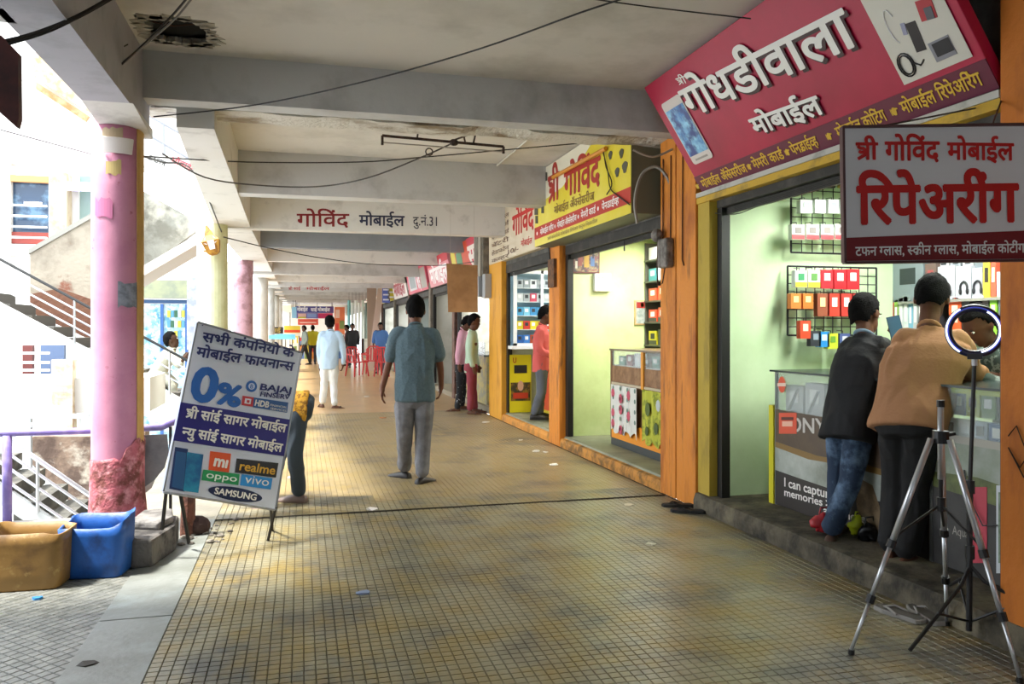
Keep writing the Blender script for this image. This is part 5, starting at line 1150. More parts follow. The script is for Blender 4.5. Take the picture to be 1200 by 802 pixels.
# ---- wires
def wire(label, pts, r=.006, c='201d1c', cat='wire'):
    P = [V(p) for p in pts]; Q = []
    for i in range(len(P) - 1):
        p0, p1, p2, p3 = P[max(i - 1, 0)], P[i], P[i + 1], P[min(i + 2, len(P) - 1)]
        for k in range(5): t = k / 5; Q.append(.5 * ((2 * p1) + (p2 - p0) * t + (2 * p0 - 5 * p1 + 4 * p2 - p3) * t * t + (3 * p1 - p0 - 3 * p2 + p3) * t ** 3))
    Q.append(P[-1]); return M().tube(Q, r, 5).build('wire', mat(c, .6), None, label=label, cat=cat)
wire('long thin wire sagging from the top middle to the pink pillar', [W(180, 137, 5.7), W(300, 123, 5.5), W(430, 95, 5), W(560, 58, 4.5), W(680, 15, 4.0), W(745, -6, 3.8)], .005)
wire('wire crossing the corridor under the ceiling just beyond the chipped beam', [W(165, 183, 6.3), W(290, 190, 7.4), W(420, 190, 7.8), W(500, 184, 8), W(600, 175, 8), W(680, 168, 8.2)], .006)
wire('drooping wire looping up to the rusty light fitting', [W(190, 180, 6.5), W(240, 208, 7), W(300, 217, 7.3), W(370, 219, 7.4), W(430, 209, 7.2), W(495, 184, 7.0), W(532, 167, 6.9)], .007, '4a4642')
wire('thin wire sagging in front of the lettered beam into the distance', [W(262, 278, 11), W(320, 292, 12.5), W(380, 303, 14), W(440, 310, 15), W(520, 311, 15.5), W(560, 306, 14)], .008)
wire('thick cable crossing the top left corner', [W(0, 50, 3.6), W(40, 40, 3.7), W(90, 20, 3.8), W(140, -8, 3.9)], .011)
wire('thinner cable beside the thick one in the top left corner', [W(10, 52, 3.6), W(60, 36, 3.7), W(110, 10, 3.8), W(135, -8, 3.9)], .006)
wire('cable from the broken ceiling hole down to the pink pillar', [W(92, 108, 5.2), W(130, 85, 5), W(165, 55, 4.8), W(200, 20, 4.6), W(222, -6, 4.4)], .007)
wire('second cable beside the broken ceiling hole', [W(135, 80, 5.0), W(175, 48, 4.8), W(205, 22, 4.55), W(228, -6, 4.35)], .006, '6a6864')
wire('thin wire along the left beam towards the ceiling hole', [W(70, 88, 4.8), W(110, 73, 4.9), W(150, 52, 5)], .004)
wire('dark wire stapled along the edge of the first beam', [W(195, 131, 6.0), W(225, 131, 6.0), W(243, 128, 6.0), W(300, 133, 6.1)], .01)
wire('wire along the ceiling at the top right, above the magenta sign', [W(675, -4, 4.2), W(760, 8, 4.2), W(880, 22, 4.1)], .004)
wire('wire drooping across the pink pillar top to the outside', [W(0, 152, 5), W(60, 168, 5.4), W(112, 182, 5.6)], .005, '8a8a8a')
wire('wire sagging behind the pink pillar towards the white pillar', [W(166, 183, 6.4), W(190, 190, 7), W(230, 205, 8), W(262, 278, 11.5)], .008)
wire('bundle of wires on the olive face of the wide orange pillar', [W(790, 190, 6.95), W(808, 212, 6.9), W(804, 250, 6.9), W(797, 275, 6.9), W(800, 300, 6.9)], .012, '4a3020')
wire('thin wire across the top of the mint wall opening', [W(838, 250, 6.2), W(862, 251, 6.2), W(885, 243, 6.2), W(912, 232, 6.2)], .004, '6a6a60')
wire('grey looped cable beside the yellow sign box', [W(747, 262, 7.0), W(744, 235, 7.0), W(752, 205, 7.0), W(770, 196, 6.95), W(785, 215, 6.9), W(786, 245, 6.9)], .014, '8a857c')
wire('pale cable slanting across the dark recess beside the yellow sign', [W(742, 176, 6.7), W(765, 184, 6.75), W(788, 175, 6.8)], .01, 'a8a49c')
wire('black wires hanging down the yellow sign face', [PX(706, 176, 2.79), PX(712, 200, 2.79), PX(715, 220, 2.79), PX(722, 228, 2.79), PX(738, 240, 2.79)], .006)
wire('black wire trailing on the yellow sign beside the others', [PX(707, 175, 2.785), PX(710, 195, 2.785), PX(717, 215, 2.785), PX(711, 228, 2.785)], .006)
T = thing('junction_box', 'grey dusty switch box with tangled wires on the wide orange pillar', 'box', (3.0, 6.3, 1.95)); g_ = mat('86807a', .7, ('5c5650', 14, .4, .6), (40, .4))
M().box(2.96, 3.04, 6.22, 6.40, 1.95, 2.2).build('cover', g_, T, bevel=.02); M().ell((2.98, 6.44, 2.24), (.05, .06, .06), 9, 7).build('socket', g_, T)
M().tube([(2.99, 6.3, 1.95), (2.98, 6.33, 1.82), (2.98, 6.42, 1.8), (2.99, 6.46, 1.95), (2.99, 6.44, 2.2)], .006, 5).build('wire', flat('4a2c18'), T)
T = thing('meter_plate', 'rusty hinge box on the narrow orange post', 'box', (3.02, 9.6, 1.95)); box('plate', mat('7a5030', .7, ('4a3424', 14, .4, .6)), T, 3.0, 3.05, 9.45, 9.7, 1.95, 2.3); M().tube([(3.0, 9.6, 2.3), (2.99, 9.62, 2.5), (3.0, 9.55, 2.6)], .012, 5).build('wire', BLKM, T)
for k in range(2): o = thing('door_hook', '%s small hook hanging under the second shop\'s shutter box' % ('nearer', 'farther')[k], 'hook', (3.2, 7.6 + k * .9, 2.2)); M().tube([(3.16, 7.6 + k * .9, 2.34), (3.16, 7.6 + k * .9, 2.22)], .008, 5).build('shank', BLKM, o)
# ---- silver tripod
T = thing('camera_tripod', 'silver three-legged tripod with black joints, no head fitted', 'tripod', (2.72, 2.97, 0)); m_al = mat('c9ccd0', .28, metal=.6); m_bk = mat('141416', .45)
ap = V((2.735, 2.97, .95)); feet = [V((2.33, 3.04, 0)), V((2.80, 2.625, 0)), V((3.0, 3.22, 0))]
M().tube([ap + V((0, 0, -.19)), ap + V((0, 0, .14))], .013, 10).build('centre_column', m_al, T, smooth=True)
M().tube([ap + V((0, 0, -.03)), ap + V((0, 0, .025))], .034, 12).build('collar', m_bk, T); M().tube([ap, ap + V((.05, -.03, .015))], .009, 8).build('crank', m_bk, T)
M().tube([ap + V((0, 0, .13)), ap + V((0, 0, .16))], .017, 10).build('cap', m_bk, T)
for k, f in enumerate(feet):
    d = (f - ap); s0 = ap + V((d.x, d.y, 0)).normalized() * .045 + V((0, 0, -.01)); f = V((f.x, f.y, .02))
    L = M().tube([s0, s0.lerp(f, .5)], .0135, 10).build('leg', m_al, T, smooth=True)
    M().tube([s0.lerp(f, .5), s0.lerp(f, .76)], .0105, 10).build('leg_section', m_al, L, smooth=True); M().tube([s0.lerp(f, .76), f], .0085, 10).build('leg_section', m_al, L, smooth=True)
    for q in (.5, .76): M().tube([s0.lerp(f, q - .018), s0.lerp(f, q + .018)], .019, 8).build('clamp', m_bk, L)
    M().tube([f, V((f.x, f.y, 0))], .014, 8).build('rubber_foot', m_bk, L)
    M().tube([ap + V((0, 0, -.3)), s0.lerp(f, .47)], .006, 6).build('brace', m_bk, T)
M().tube([ap + V((0, 0, -.33)), ap + V((0, 0, -.27))], .018, 8).build('brace_hub', m_bk, T); M().tube([ap + V((0, 0, -.3)), ap + V((0, 0, -.18))], .009, 8).build('brace_tube', m_bk, T)
# ---- ring light on black stand
bx_, by_ = 2.97, 3.05
T = thing('ring_light', 'round ring light glowing blue-white on a thin black stand', 'lamp', (bx_, by_, 0))
d_ = 3.70; tp = W(1142, 421, 3.68)
M().tube([(bx_ - .005, by_, .04), (bx_, by_, .7)], .013, 8).build('pole', m_bk, T); M().tube([(bx_, by_, .7), tp], .009, 8).build('pole', m_bk, T); M().tube([tp + V((0, 0, -.03)), tp + V((0, 0, .01))], .012, 8).build('swivel', mat('c8c8cc', .3), T)
for z in (.7, .4): M().tube([(bx_, by_, z - .03), (bx_, by_, z + .03)], .02, 8).build('clamp', m_bk, T)
for f in (V((2.59, 2.99, .01)), V((3.18, 2.72, .15)), V((3.12, 3.33, .15))): M().tube([(bx_, by_, .34), V((bx_, by_, .3)).lerp(f, .15), f], .0085, 7).build('leg', m_bk, T); M().tube([(bx_, by_, .08), V((bx_, by_, .32)).lerp(f, .55)], .006, 6).build('brace', m_bk, T)
rcn = W(1142, 388, 3.68); nrm = V((-.62, -.75, .1)).normalized(); ux = V((0, 0, 1)).cross(nrm).normalized(); uy = nrm.cross(ux)
def ringt(name, rr, tr, off, m, t0=0, t1=2 * math.pi, cl=True, fl=1.0):
    n = 40; pts = []; rg = []
    for i in range(n if cl else n + 1):
        t = t0 + (t1 - t0) * i / n; c = rcn + (ux * math.cos(t) + uy * math.sin(t)) * rr + nrm * off; rd_ = (ux * math.cos(t) + uy * math.sin(t))
        rg.append([c + rd_ * tr * math.cos(g) + nrm * tr * fl * math.sin(g) for g in [2 * math.pi * j / 8 for j in range(8)]])
    return M().loft(rg, closed=cl).build(name, m, T, smooth=True)
ringt('ring_body', .106, .0165, 0, mat('16183a', .3), fl=.6)
gl = mat('dfe6ff', .4, emis=1.6)
ringt('light_strip', .100, .0045, .010, gl, math.radians(-75), math.radians(60), False); ringt('light_strip', .114, .004, .009, gl, math.radians(120), math.radians(238), False)
ringt('blue_strip', .107, .003, .0105, mat('3a48b4', .4, emis=.5), math.radians(-60), math.radians(240), False)
M().obox(rcn - uy * .118, (ux, uy, nrm), (.03, .012, .012)).build('mount', m_bk, T)
# ---- footwear on the floor
def slipper(p, rz, m, strap, T):
    R = Matrix.Rotation(rz, 3, 'Z'); L_ = [(-.04, -.12), (-.02, -.135), (.02, -.135), (.04, -.12), (.036, -.03), (.048, .06), (.04, .115), (.01, .135), (-.03, .12), (-.048, .06), (-.036, -.03)]
    M().prism([p + R @ V((x, y, 0)) for x, y in L_], (0, 0, .022)).build('sole', m, T, bevel=.004); M().prism([p + R @ V((x * .88, y * .92, .0221)) for x, y in L_], (0, 0, .002)).build('footbed', strap, T)
    for s in (-1, 1): M().tube([p + R @ V((0, .085, .02)), p + R @ V((s * .03, .04, .036)), p + R @ V((s * .046, -.02, .02))], .006, 6).build('strap', m, T)
def pair(label, pts, m, strap):
    for k, (q, r) in enumerate(pts): 
        T = thing('slipper', label % ('left', 'right')[k], 'slipper', q, None); slipper(q, r, m, strap, T)
pair('%s grey flip-flop of the pair under the tripod', ((G(1053, 722), .25), (G(1084, 723), -.2)), mat('8a8682', .7), mat('5c5852', .8))
pair('%s black slipper of the pair by the wide orange pillar', ((G(795, 594), 1.3), (G(806, 601), 1.1)), mat('17181a', .7), mat('1e1e22', .7))
# ---- litter
for k, (u, v, w, c) in enumerate(((352, 509, .1, 'e4e0dc'), (437, 597, .07, 'dcd4cc'), (650, 545, .06, 'e8e6e4'), (628, 529, .06, 'e6e4e0'), (640, 530, .04, 'dcdcd8'), (610, 516, .04, 'e6e4e0'), (762, 638, .05, 'c8c4b4'), (738, 592, .06, 'c0b8a4'), (44, 702, .035, '3a8ac8'), (426, 695, .05, '7d8ca8'), (569, 495, .07, 'e4e2de'), (430, 465, .08, 'd8d4cc'), (427, 460, .06, 'd0ccc4'), (449, 490, .07, 'c8845c'), (340, 560, .05, 'b8b0a8'), (104, 778, .05, '3a342e'))):
    p = G(u, v, .002); a = M(); n = 7
    top = [p + V((math.cos(t) * w * rc.uniform(.5, 1), math.sin(t) * w * rc.uniform(.4, .8), rc.uniform(.001, .012))) for t in [2 * math.pi * i / n for i in range(n)]]
    a.loft([[V((q.x, q.y, .0005)) for q in top], top]); a.build('litter', mat(c, .8), None, label='scrap of litter on the floor, %s' % ('white, behind the finance board', 'pale, in the middle near the joint', 'white, before the second shop step', 'white, beside the third shop step', 'small, touching the one by the third shop step', 'white, nearest the third shop', 'tiny, halfway to the black slippers', 'faint, on the cross joint', 'bright blue, by the tan container', 'bluish, in the left part of the corridor tiles', 'white, by the yellow-orange pillar', 'white, left of the far red chairs', 'small, farthest down the corridor', 'orange, beside the walking man\'s hand', 'grey, right of the finance board', 'dark, at the edge of the cement strip')[k], cat='litter')
T = thing('garland', 'dark hanging garland of chips and yellow flowers at the top of the near shop', 'garland', PY(985, 205, 5.45)); 
for k in range(9): M().ell(PY(966 + k * 4.2, 210 - 5 * math.sin(k * .5), 5.45), (.02, .02, .03), 6, 5).build('flower', mat(('c8a02c', '1c1c1c', '2c5a5a')[k % 3], .7), T)

# ================================================================== OUTSIDE, LEFT
m_w = mat('d6d4ce', .8, ('cfcac0', .8, .5, .75), (10, .1)); m_con = mat('7d7d74', .85, ('66645a', 3, .4, .6), (16, .4), var2=('a8a598', 1.6, .5, .65))
# red-brown board hanging at the top left
fr = Fr((-2, 4.05, 2), (1, 0, 0), (0, 0, 1)); T = thing('hanging_sign', 'back of a dark red-brown board hanging at the top left corner', 'sign', (-1.4, 4.05, 2.3))
pp_ = [fr.px(*q) for q in ((-40, 20), (2, 42), (21, 62), (22, 138), (19, 149), (0, 132), (-40, 100))]
M().prism([fr.at(x, y) for x, y in pp_][::-1], (0, .05, 0)).build('board', mat('5f2a26', .6, ('3c1a1a', 3, .45, .65)), T); M().tube([fr.at(pp_[0][0] + .2, 1.0, .02), (fr.at(*pp_[0]).x + .2, 4.07, 3.3)], .006, 5).build('hanging_wire', BLKM, T)
T = thing('tube_light', 'bluish white tube light on the building across the court, left of the pink pillar', 'lamp', PY(92, 224, 16.4)); p = PY(74, 220, 16.4); q = PY(110, 226, 16.4)
M().tube([V((p.x, 16.4, p.z)), V((q.x, 16.4, p.z))], .05, 8).build('tube', mat('d4ccff', .4, emis=4), T); box('batten', mat('c8c8d4', .5), T, p.x, q.x, 16.45, 17.0, p.z + .05, p.z + .12)
# stairs: a flight with stainless rails going down to the right
def flight(label, X0, Z0, X1, Z1, y0, y1, n, m, mstr, rails, rm, drop=.25, rh=.13, base_=.28, front=True):
    T = thing('staircase', label, 'staircase', ((X0 + X1) / 2, (y0 + y1) / 2, Z1 - drop))
    for k in range(n):
        x = X0 + (X1 - X0) * k / n; xe = X0 + (X1 - X0) * (k + 1) / n; z = Z0 + (Z1 - Z0) * (k + .5) / n
        box('step', m, T, min(x, xe), max(x, xe) , y0 + .04, y1, z - .16, z)
    d = V((X1 - X0, 0, Z1 - Z0)).normalized()
    M().prism([(X0, y0, Z0 + .03), (X1, y0, Z1 + .03), (X1, y0, Z1 - drop), (X0, y0, Z0 - drop)], (0, .06, 0)).build('stringer', mstr, T)
    M().prism([(X0, y0 + .05, Z0 - drop + .05), (X1, y0 + .05, Z1 - drop + .05), (X1, y0 + .05, Z1 - drop), (X0, y0 + .05, Z0 - drop)], (0, y1 - y0, 0)).build('soffit', mstr, T)
    R_ = thing('railing', 'handrail of ' + label, 'railing', ((X0 + X1) / 2, y0, Z1))
    for k in range(rails):
        h = base_ + k * rh; top = k == rails - 1
        M().tube([(X0, y0, Z0 + h), (X1, y0, Z1 + h)], .022 if top else .014, 6).build('rail', m_blk if top and front else rm, R_)
    for q in (.12, .5, .88): M().tube([(X0 + (X1 - X0) * q, y0, Z0 + (Z1 - Z0) * q), (X0 + (X1 - X0) * q, y0, Z0 + (Z1 - Z0) * q + base_ + rh * (rails - 1))], .016, 6).build('post', rm, R_)
    return T
flight('the white outside stairs descending to the right behind the pink pillar', -4.9, 2.22, -1.5, .22, 13.0, 14.2, 12, mat('55514a', .8), m_w, 4, m_st, drop=.52, rh=.135, base_=.24)
flight('the lower grey stairs going down under the purple railing', -3.2, .42, -1.5, -.95, 8.3, 9.3, 8, mat('6a675f', .85, ('3f3d38', 4, .4, .6)), mat('b9bab8', .8), 4, m_st, drop=.16, rh=.13, base_=.1, front=False)
# stained concrete parapet of the upper landing
def cutout(name, pts, y, th, m, label, cat):
    return M().prism([PY(u, v, y) for u, v in pts], (0, th, 0)).build(name, m, None, label=label, cat=cat)
T = thing('stair_parapet', 'stained concrete stair parapet rising behind the pink pillar', 'parapet', PY(120, 400, 14.5))
M().prism([PY(u, v, 14.5) for u, v in ((35, 297), (105, 256), (150, 229), (150, 400), (110, 400), (35, 366))], (0, .2, 0)).build('wall_panel', mat('9c9282', .85, ('7d7263', 2.4, .45, .65), (16, .4), var2=('7a4c3a', 3.5, .58, .7)), T)
M().prism([PY(u, v, 14.48) for u, v in ((35, 345), (70, 338), (110, 352), (150, 360), (150, 400), (110, 400), (35, 366))], (0, .02, 0)).build('damp_band', mat('6c4936', .9, ('6b4636', 4, .4, .6), (20, .5)), T)
M().prism([PY(u, v, 14.46) for u, v in ((33, 298), (105, 257), (150, 230), (150, 224), (105, 251), (33, 292))], (0, .28, 0)).build('coping', mat('8a8880', .8), T)
M().prism([PY(u, v, 14.9) for u, v in ((150, 214), (228, 258), (228, 272), (165, 320), (150, 324))], (0, .2, 0)).build('wall_panel', m_con, T)
M().prism([PY(u, v, 14.6) for u, v in ((150, 322), (232, 274), (232, 286), (150, 334))], (0, 1.2, 0)).build('landing_slab', mat('c8bfb4', .8), T)
# facade across the court with window, shutter, rails
T = thing('building', 'white building across the court, with a blue-glazed window and red lettering', 'building', (-5, 20, -1.2)); y = 17.0
for (u0, v0, u1, v1) in ((-400, -60, 12, 520), (57, 205, 92, 520), (12, -40, 300, 205), (12, 286, 60, 300)): p = PY(u0, v0, y); q = PY(u1, v1, y); box('wall', m_w, T, p.x, q.x, y, y + .3, max(q.z, -1.2), min(p.z, 7.4))
p = PY(12, 205, y); q = PY(57, 286, y)
box('window_frame', mat('c88a54', .6), T, p.x, q.x, y - .02, y + .1, p.z - .12, p.z); box('pane', mat('2c4058', .15, ('5a7a94', 3, .5, .65)), T, p.x, q.x, y + .15, y + .2, q.z, p.z)
box('lit_tube', mat('f4f4ff', .5, emis=3), T, p.x + .2, p.x + .5, y + .1, y + .13, (p.z + q.z) / 2 + .1, (p.z + q.z) / 2 + .16); box('counter_band', mat('8c3a30', .6), T, p.x, q.x, y + .08, y + .12, q.z, q.z + .22)
for k in range(4): z = q.z + .1 + k * .2; M().tube([(p.x, y - .1, z), (q.x, y - .1, z)], .02, 6).build('window_rail', mat('e4e6ea', .4), T)
p = PY(92, 205, y); q = PY(107, 262, y); box('pane', mat('7d948c', .3), T, p.x, q.x + .8, y + .1, y + .15, q.z, p.z)
fr = Fr((-3.2, y - .01, 0), (1, 0, 0), (0, 0, 1))
M().prism([PY(u, v, 16.6) for u, v in ((160, 140), (262, 215), (262, 245), (160, 190))], (0, .2, 0)).build('sloping_parapet', mat('b4b2ac', .8), T)
fr = Fr(PY(170, 186, 16.58), PY(232, 212, 16.58) - PY(170, 186, 16.58), (0, 0, 1))
lettering(fr, T, 'CASTR', flat('2a2a2c'), (172, 186), (193, 195), (172, 180), bold=.02, latin=True, slant=.2); lettering(fr, T, 'मोबाईल', flat('b8404a'), (200, 190), (230, 203), (200, 183), bold=.03)
for a_, b_ in (((176, 136), (222, 162)), ((166, 153), (231, 191)), ((191, 146), (192, 182))): M().tube([PY(*a_, 16.3), PY(*b_, 16.3)], .035, 6).build('pipe_rail', mat('7c7e84', .5), T)
p = PY(60, 203, 16.7); q = PY(80, 300, 16.7); box('column', mat('b8a88c', .8, ('a08a6c', 4, .5, .65)), T, p.x, q.x, 16.6, 16.95, q.z, p.z)
T = thing('sloping_beam', 'white sloping beam with a rusty brown stripe above the court', 'beam', PY(70, 110, 10))
M().prism([PY(u, v, 10) for u, v in ((22, 62), (36, 62), (110, 140), (104, 146), (40, 100), (22, 92))], (0, .5, 0)).build('beam_body', m_w, T); M().prism([PY(u, v, 9.95) for u, v in ((42, 96), (104, 136), (100, 142), (42, 104))], (0, .05, 0)).build('rust_stripe', mat('a8794c', .8, ('c8a07a', 12, .4, .6)), T)
M().prism([PY(u, v, 9.9) for u, v in ((34, 62), (50, 60), (106, 132), (88, 122), (40, 90))], (0, .05, 0)).build('brick_patch', mat('c8b49a', .8, ('a88a64', 9, .45, .6)), T)
# slab edge + horizontal rails at mid height on the left
T = thing('walkway', 'white walkway slab with pale rails across the court, left of the pink pillar', 'walkway', (-4, 11, .4))
for (v0, v1) in ((449, 484),): p = PY(-300, v0, 11); q = PY(104, v1, 11); box('slab', m_w, T, p.x, q.x + .7, 11, 12.2, q.z, p.z)
for k, v in enumerate((414, 425, 434, 444)): p = PY(-200, v, 11); q = PY(58, v, 11); M().tube([p, q], .018, 6).build('rail', mat('e8e8ec', .4), T)
box('column', mat('dfd2b8', .8, ('c4a488', 5, .5, .65)), T, PY(60, 425, 10.9).x, PY(85, 425, 10.9).x, 10.9, 11.1, -.2, PY(60, 422, 10.9).z)
fr = Fr((PY(60, 425, 10.9).x, 10.899, 0), (1, 0, 0), (0, 0, 1)); 
for v in (452, 459, 466): fr.rpx(65, v, 78, v + 1.6, 'faded_mark', flat('d89a94'), T, z=.002)
p = PY(12, 405, 12.6); q = PY(38, 446, 12.6); box('red_shutter', mat('5e2420', .6), T, p.x + .15, q.x, 12.6, 12.7, q.z, p.z); box('blue_panel', mat('4a5c7c', .5), T, q.x + .1, q.x + .4, 12.6, 12.7, q.z, p.z)
T = thing('railing', 'double pale rail under the walkway, just above the purple railing', 'railing', (-4, 10, 0)); 
for v in (488, 498): p = PY(-200, v, 10); q = PY(104 if v == 488 else 38, v, 10); M().tube([p, q], .03, 6).build('rail', mat('d8dce4', .4), T)
for u in (-60, 36): p = PY(u, 488, 10); M().tube([p, V((p.x, 10, -1.2))], .02, 6).build('post', m_st, T)
# stained retaining wall below the walkway
cutout('retaining_wall', ((38, 512), (106, 512), (170, 500), (170, 640), (106, 620), (38, 545)), 10.2, .3, mat('8f7866', .9, ('5c4a40', 2.6, .42, .6), (18, .5), var2=('b4a898', 4, .55, .68)), 'brown stained low wall behind the lower stairs', 'wall')
# shop front across the court seen between the pillars
T = thing('kiosk', 'blue-framed glazed shop front with a grey-green fascia, between the pink and pale green pillars', 'shop', (-3, 18, -1.2)); y = 18
p = PY(150, 328, y); q = PY(224, 350, y); box('fascia', mat('8c9482', .7, ('a4a888', 3, .4, .6)), T, p.x, q.x, y - .1, y + .1, q.z, p.z)
p = PY(150, 351, y); q = PY(224, 356, y); box('header', mat('2a4a70', .5), T, p.x, q.x, y - .05, y + .1, q.z, p.z)
p = PY(150, 356, y); q = PY(219, 420, y); box('display', mat('b4d4e0', .3, ('5c9ab8', 5, .45, .6), None, var2=('e8f0f0', 7, .5, .58)), T, p.x, q.x, y, y + .05, -1.2, p.z)
for u in (150, 190, 219): x = PY(u, 356, y).x; box('mullion', mat('3c68a8', .5), T, x - .03, x + .03, y - .04, y, -1.2, p.z)
rc = random.Random(5)
for k in range(14): u = 196 + (k % 5) * 4.2; v = 364 + (k // 5) * 12; p = PY(u, v, y - .02); box('display_pack', mat(('d8c84a', '5a9ac0', '3c6a50', 'c8d8e0')[k % 4], .5), T, p.x, p.x + .06, y - .03, y, p.z - .14, p.z)
T = thing('hanging_sign', 'grey-blue banner hanging beside the white pillar across the court', 'sign', PY(225, 400, 15)); p = PY(219, 325, 15); q = PY(231, 410, 15); box('banner', mat('a8b0c4', .6, ('d8dce4', 6, .4, .6)), T, p.x, q.x, 15, 15.04, q.z, p.z)
# blocks closing the view far left
for k, (x0, x1, y0, h, lab) in enumerate(((-26, -7.2, 26, 8.0, 'long white block at the far side of the court'), (-6.8, -3.1, 33, 4.4, 'pale block seen between the far pillars, left one'))):
    T = thing('building', lab, 'building', (x0 + 2, y0, -1.2)); box('wall', m_w, T, x0, x1, y0, y0 + 6, -1.2, h)
    for j in range(4): box('window', mat('5a7488', .3), T, x0 + 1 + j * (x1 - x0 - 2) / 4, x0 + 1.7 + j * (x1 - x0 - 2) / 4, y0 - .03, y0 + .02, 1.2, 2.4)
# ================================================================== PEOPLE
FWD = V((0, 1, 0)); RGT = V((1, 0, 0)); BCK = V((0, -1, 0)); LFT = V((-1, 0, 0))
person('man walking away in teal polo shirt and grey jeans, in the middle of the corridor', Jw(7.5, dict(
    head=(487, 364, .02), neck=(487, 381), pelvis=(486, 463), shL=(465, 391), shR=(508, 391), elL=(456, 425, -.02), elR=(515, 425, .05), wrL=(448, 455, -.08), wrR=(517, 452, .12), hdL=(447, 475, -.1), hdR=(515, 470, .14),
    hipL=(475, 467), hipR=(497, 467), knL=(474, 507, .0), knR=(496, 508, .02), anL=(474, 549, .25), anR=(494, 557, -.02), toL=(467, 559.5, .3), toR=(500, 566, .05))), FWD + RGT * .1,
    shirtmat=mat('54676f', .9, ('46585f', 60, .4, .7), (60, .2)), pantmat=mat('66666a', .9, ('7c7c80', 12, .4, .7), (90, .2)), shoe='1e1815', sole='5a4a3a', skin='6d4431', sleeve='short', vox=.008, torso_w=.188, torso_d=.12, leg=1.06, hem=.055)
person('man in a pale blue shirt and white trousers walking away down the corridor', Jw(14.75, dict(
    head=(386.5, 378.5), neck=(387, 387), pelvis=(386, 425), shL=(377, 392.5), shR=(398, 392.5), elL=(374, 411), elR=(402, 411), wrL=(375, 427), wrR=(402, 427), hdL=(374, 434), hdR=(401, 434),
    hipL=(381, 428), hipR=(391, 428), knL=(380, 451), knR=(391, 451), anL=(378, 472, .05), anR=(392, 474, -.1), toL=(377, 477, .1), toR=(394, 479, -.1))), FWD,
    shirt='b9d3ea', pants='dfe4e4', shoe='3a302a', shoe_name='sandal', skin='5d3c2c', sleeve='long', vox=.014, torso_w=.175, hem=.12)
person('young man in a mint green shirt and maroon jeans standing beside the orange pillar', Jw(13.7, dict(
    head=(556, 377.5), neck=(553.5, 387.5), pelvis=(552, 430), shL=(555, 393, .17), shR=(552, 394, -.17), elL=(556, 412, .22), elR=(551, 415, -.23), wrL=(560, 428, .2), wrR=(554.5, 430, -.24), hdL=(561, 434, .2), hdR=(556.5, 437, -.24),
    hipL=(553, 433, .08), hipR=(552, 433, -.08), knL=(555, 457, .1), knR=(551.5, 457, -.08), anL=(557, 479, .12), anR=(551, 480, -.08), toL=(562, 483, .12), toR=(556, 485.5, -.1))), RGT + BCK * .25,
    shirt='b4ccb4', pants='8d3c48', shoe='4c3430', shoe_name='sandal', skin='5f3d2c', sleeve='long', vox=.012, torso_w=.155, torso_d=.10, leg=.85, hem=.1)
person('slim person in a pink shirt and dark printed jeans just behind the mint-shirted man', Jw(14.2, dict(
    head=(548, 379), neck=(543, 386), pelvis=(541, 431), shL=(544, 392, .17), shR=(541, 393, -.17), elL=(542, 413, .2), elR=(537, 413, -.2), wrL=(545, 426, .2), wrR=(537.5, 427, -.2), hdL=(547, 433, .2), hdR=(539, 434, -.2),
    hipL=(541.5, 433, .08), hipR=(540, 433, -.08), knL=(543, 456, .1), knR=(538.5, 457, -.08), anL=(541, 476, .1), anR=(536, 479, -.1), toL=(546, 479, .1), toR=(531, 482, -.1))), RGT,
    shirt='d8a0b4', pantmat=mat('1e2024', .9, ('c8ccd0', 22, .62, .66)), shoe='6a5a50', shoe_name='sandal', skin='5f3d2c', sleeve='long', vox=.014, torso_w=.15, torso_d=.095, leg=.8, hem=.08)
person('man in a coral shirt and grey trousers standing at the third shop counter', Jw(11.65, dict(
    head=(639.5, 369.5), neck=(636, 380), pelvis=(634, 425), shL=(637, 387, .18), shR=(633, 388, -.16), elL=(642, 407, .24), elR=(632, 409, -.22), wrL=(652, 416, .2), wrR=(646, 417, -.2), hdL=(658, 419, .2), hdR=(654, 420, -.2),
    hipL=(635, 428, .09), hipR=(634, 429, -.08), knL=(634, 456, .1), knR=(635, 456, -.08), anL=(632, 484, .1), anR=(627, 484.5, -.1), toL=(640, 488, .1), toR=(636, 490.5, -.1))), RGT + BCK * .1,
    shirt='cd5a55', pants='5d6068', shoe='26211f', skin='5f3d2c', sleeve='long', vox=.011, torso_w=.165, torso_d=.115, leg=1.0, hem=.13)
person('man bending over behind the white finance board, mustard patterned shirt, dark jeans', Jw(6.55, dict(
    head=(262, 492), neck=(277, 478), pelvis=(349, 477), shL=(293, 468, .18), shR=(291, 474, -.18), elL=(285, 510, .2), elR=(283, 517, -.2), wrL=(276, 545, .2), wrR=(272, 552, -.18), hdL=(272, 560, .2), hdR=(268, 567, -.18),
    hipL=(347, 483, .09), hipR=(347, 483, -.09), knL=(329, 530, .1), knR=(346, 531, -.08), anL=(312, 583, -.1), anR=(350, 578, .1), toL=(290, 603, -.15), toR=(338, 588, .12))), LFT + V((0, 0, -.8)),
    shirtmat=mat('cf9a2c', .85, ('8a5c14', 28, .5, .56), (60, .2)), pants='39434c', shoe='6a564c', shoe_name='shoe', skin='6d4431', sleeve='short', vox=.009, torso_w=.17, torso_d=.13, leg=.92, hem=.07, sole='b8a894')
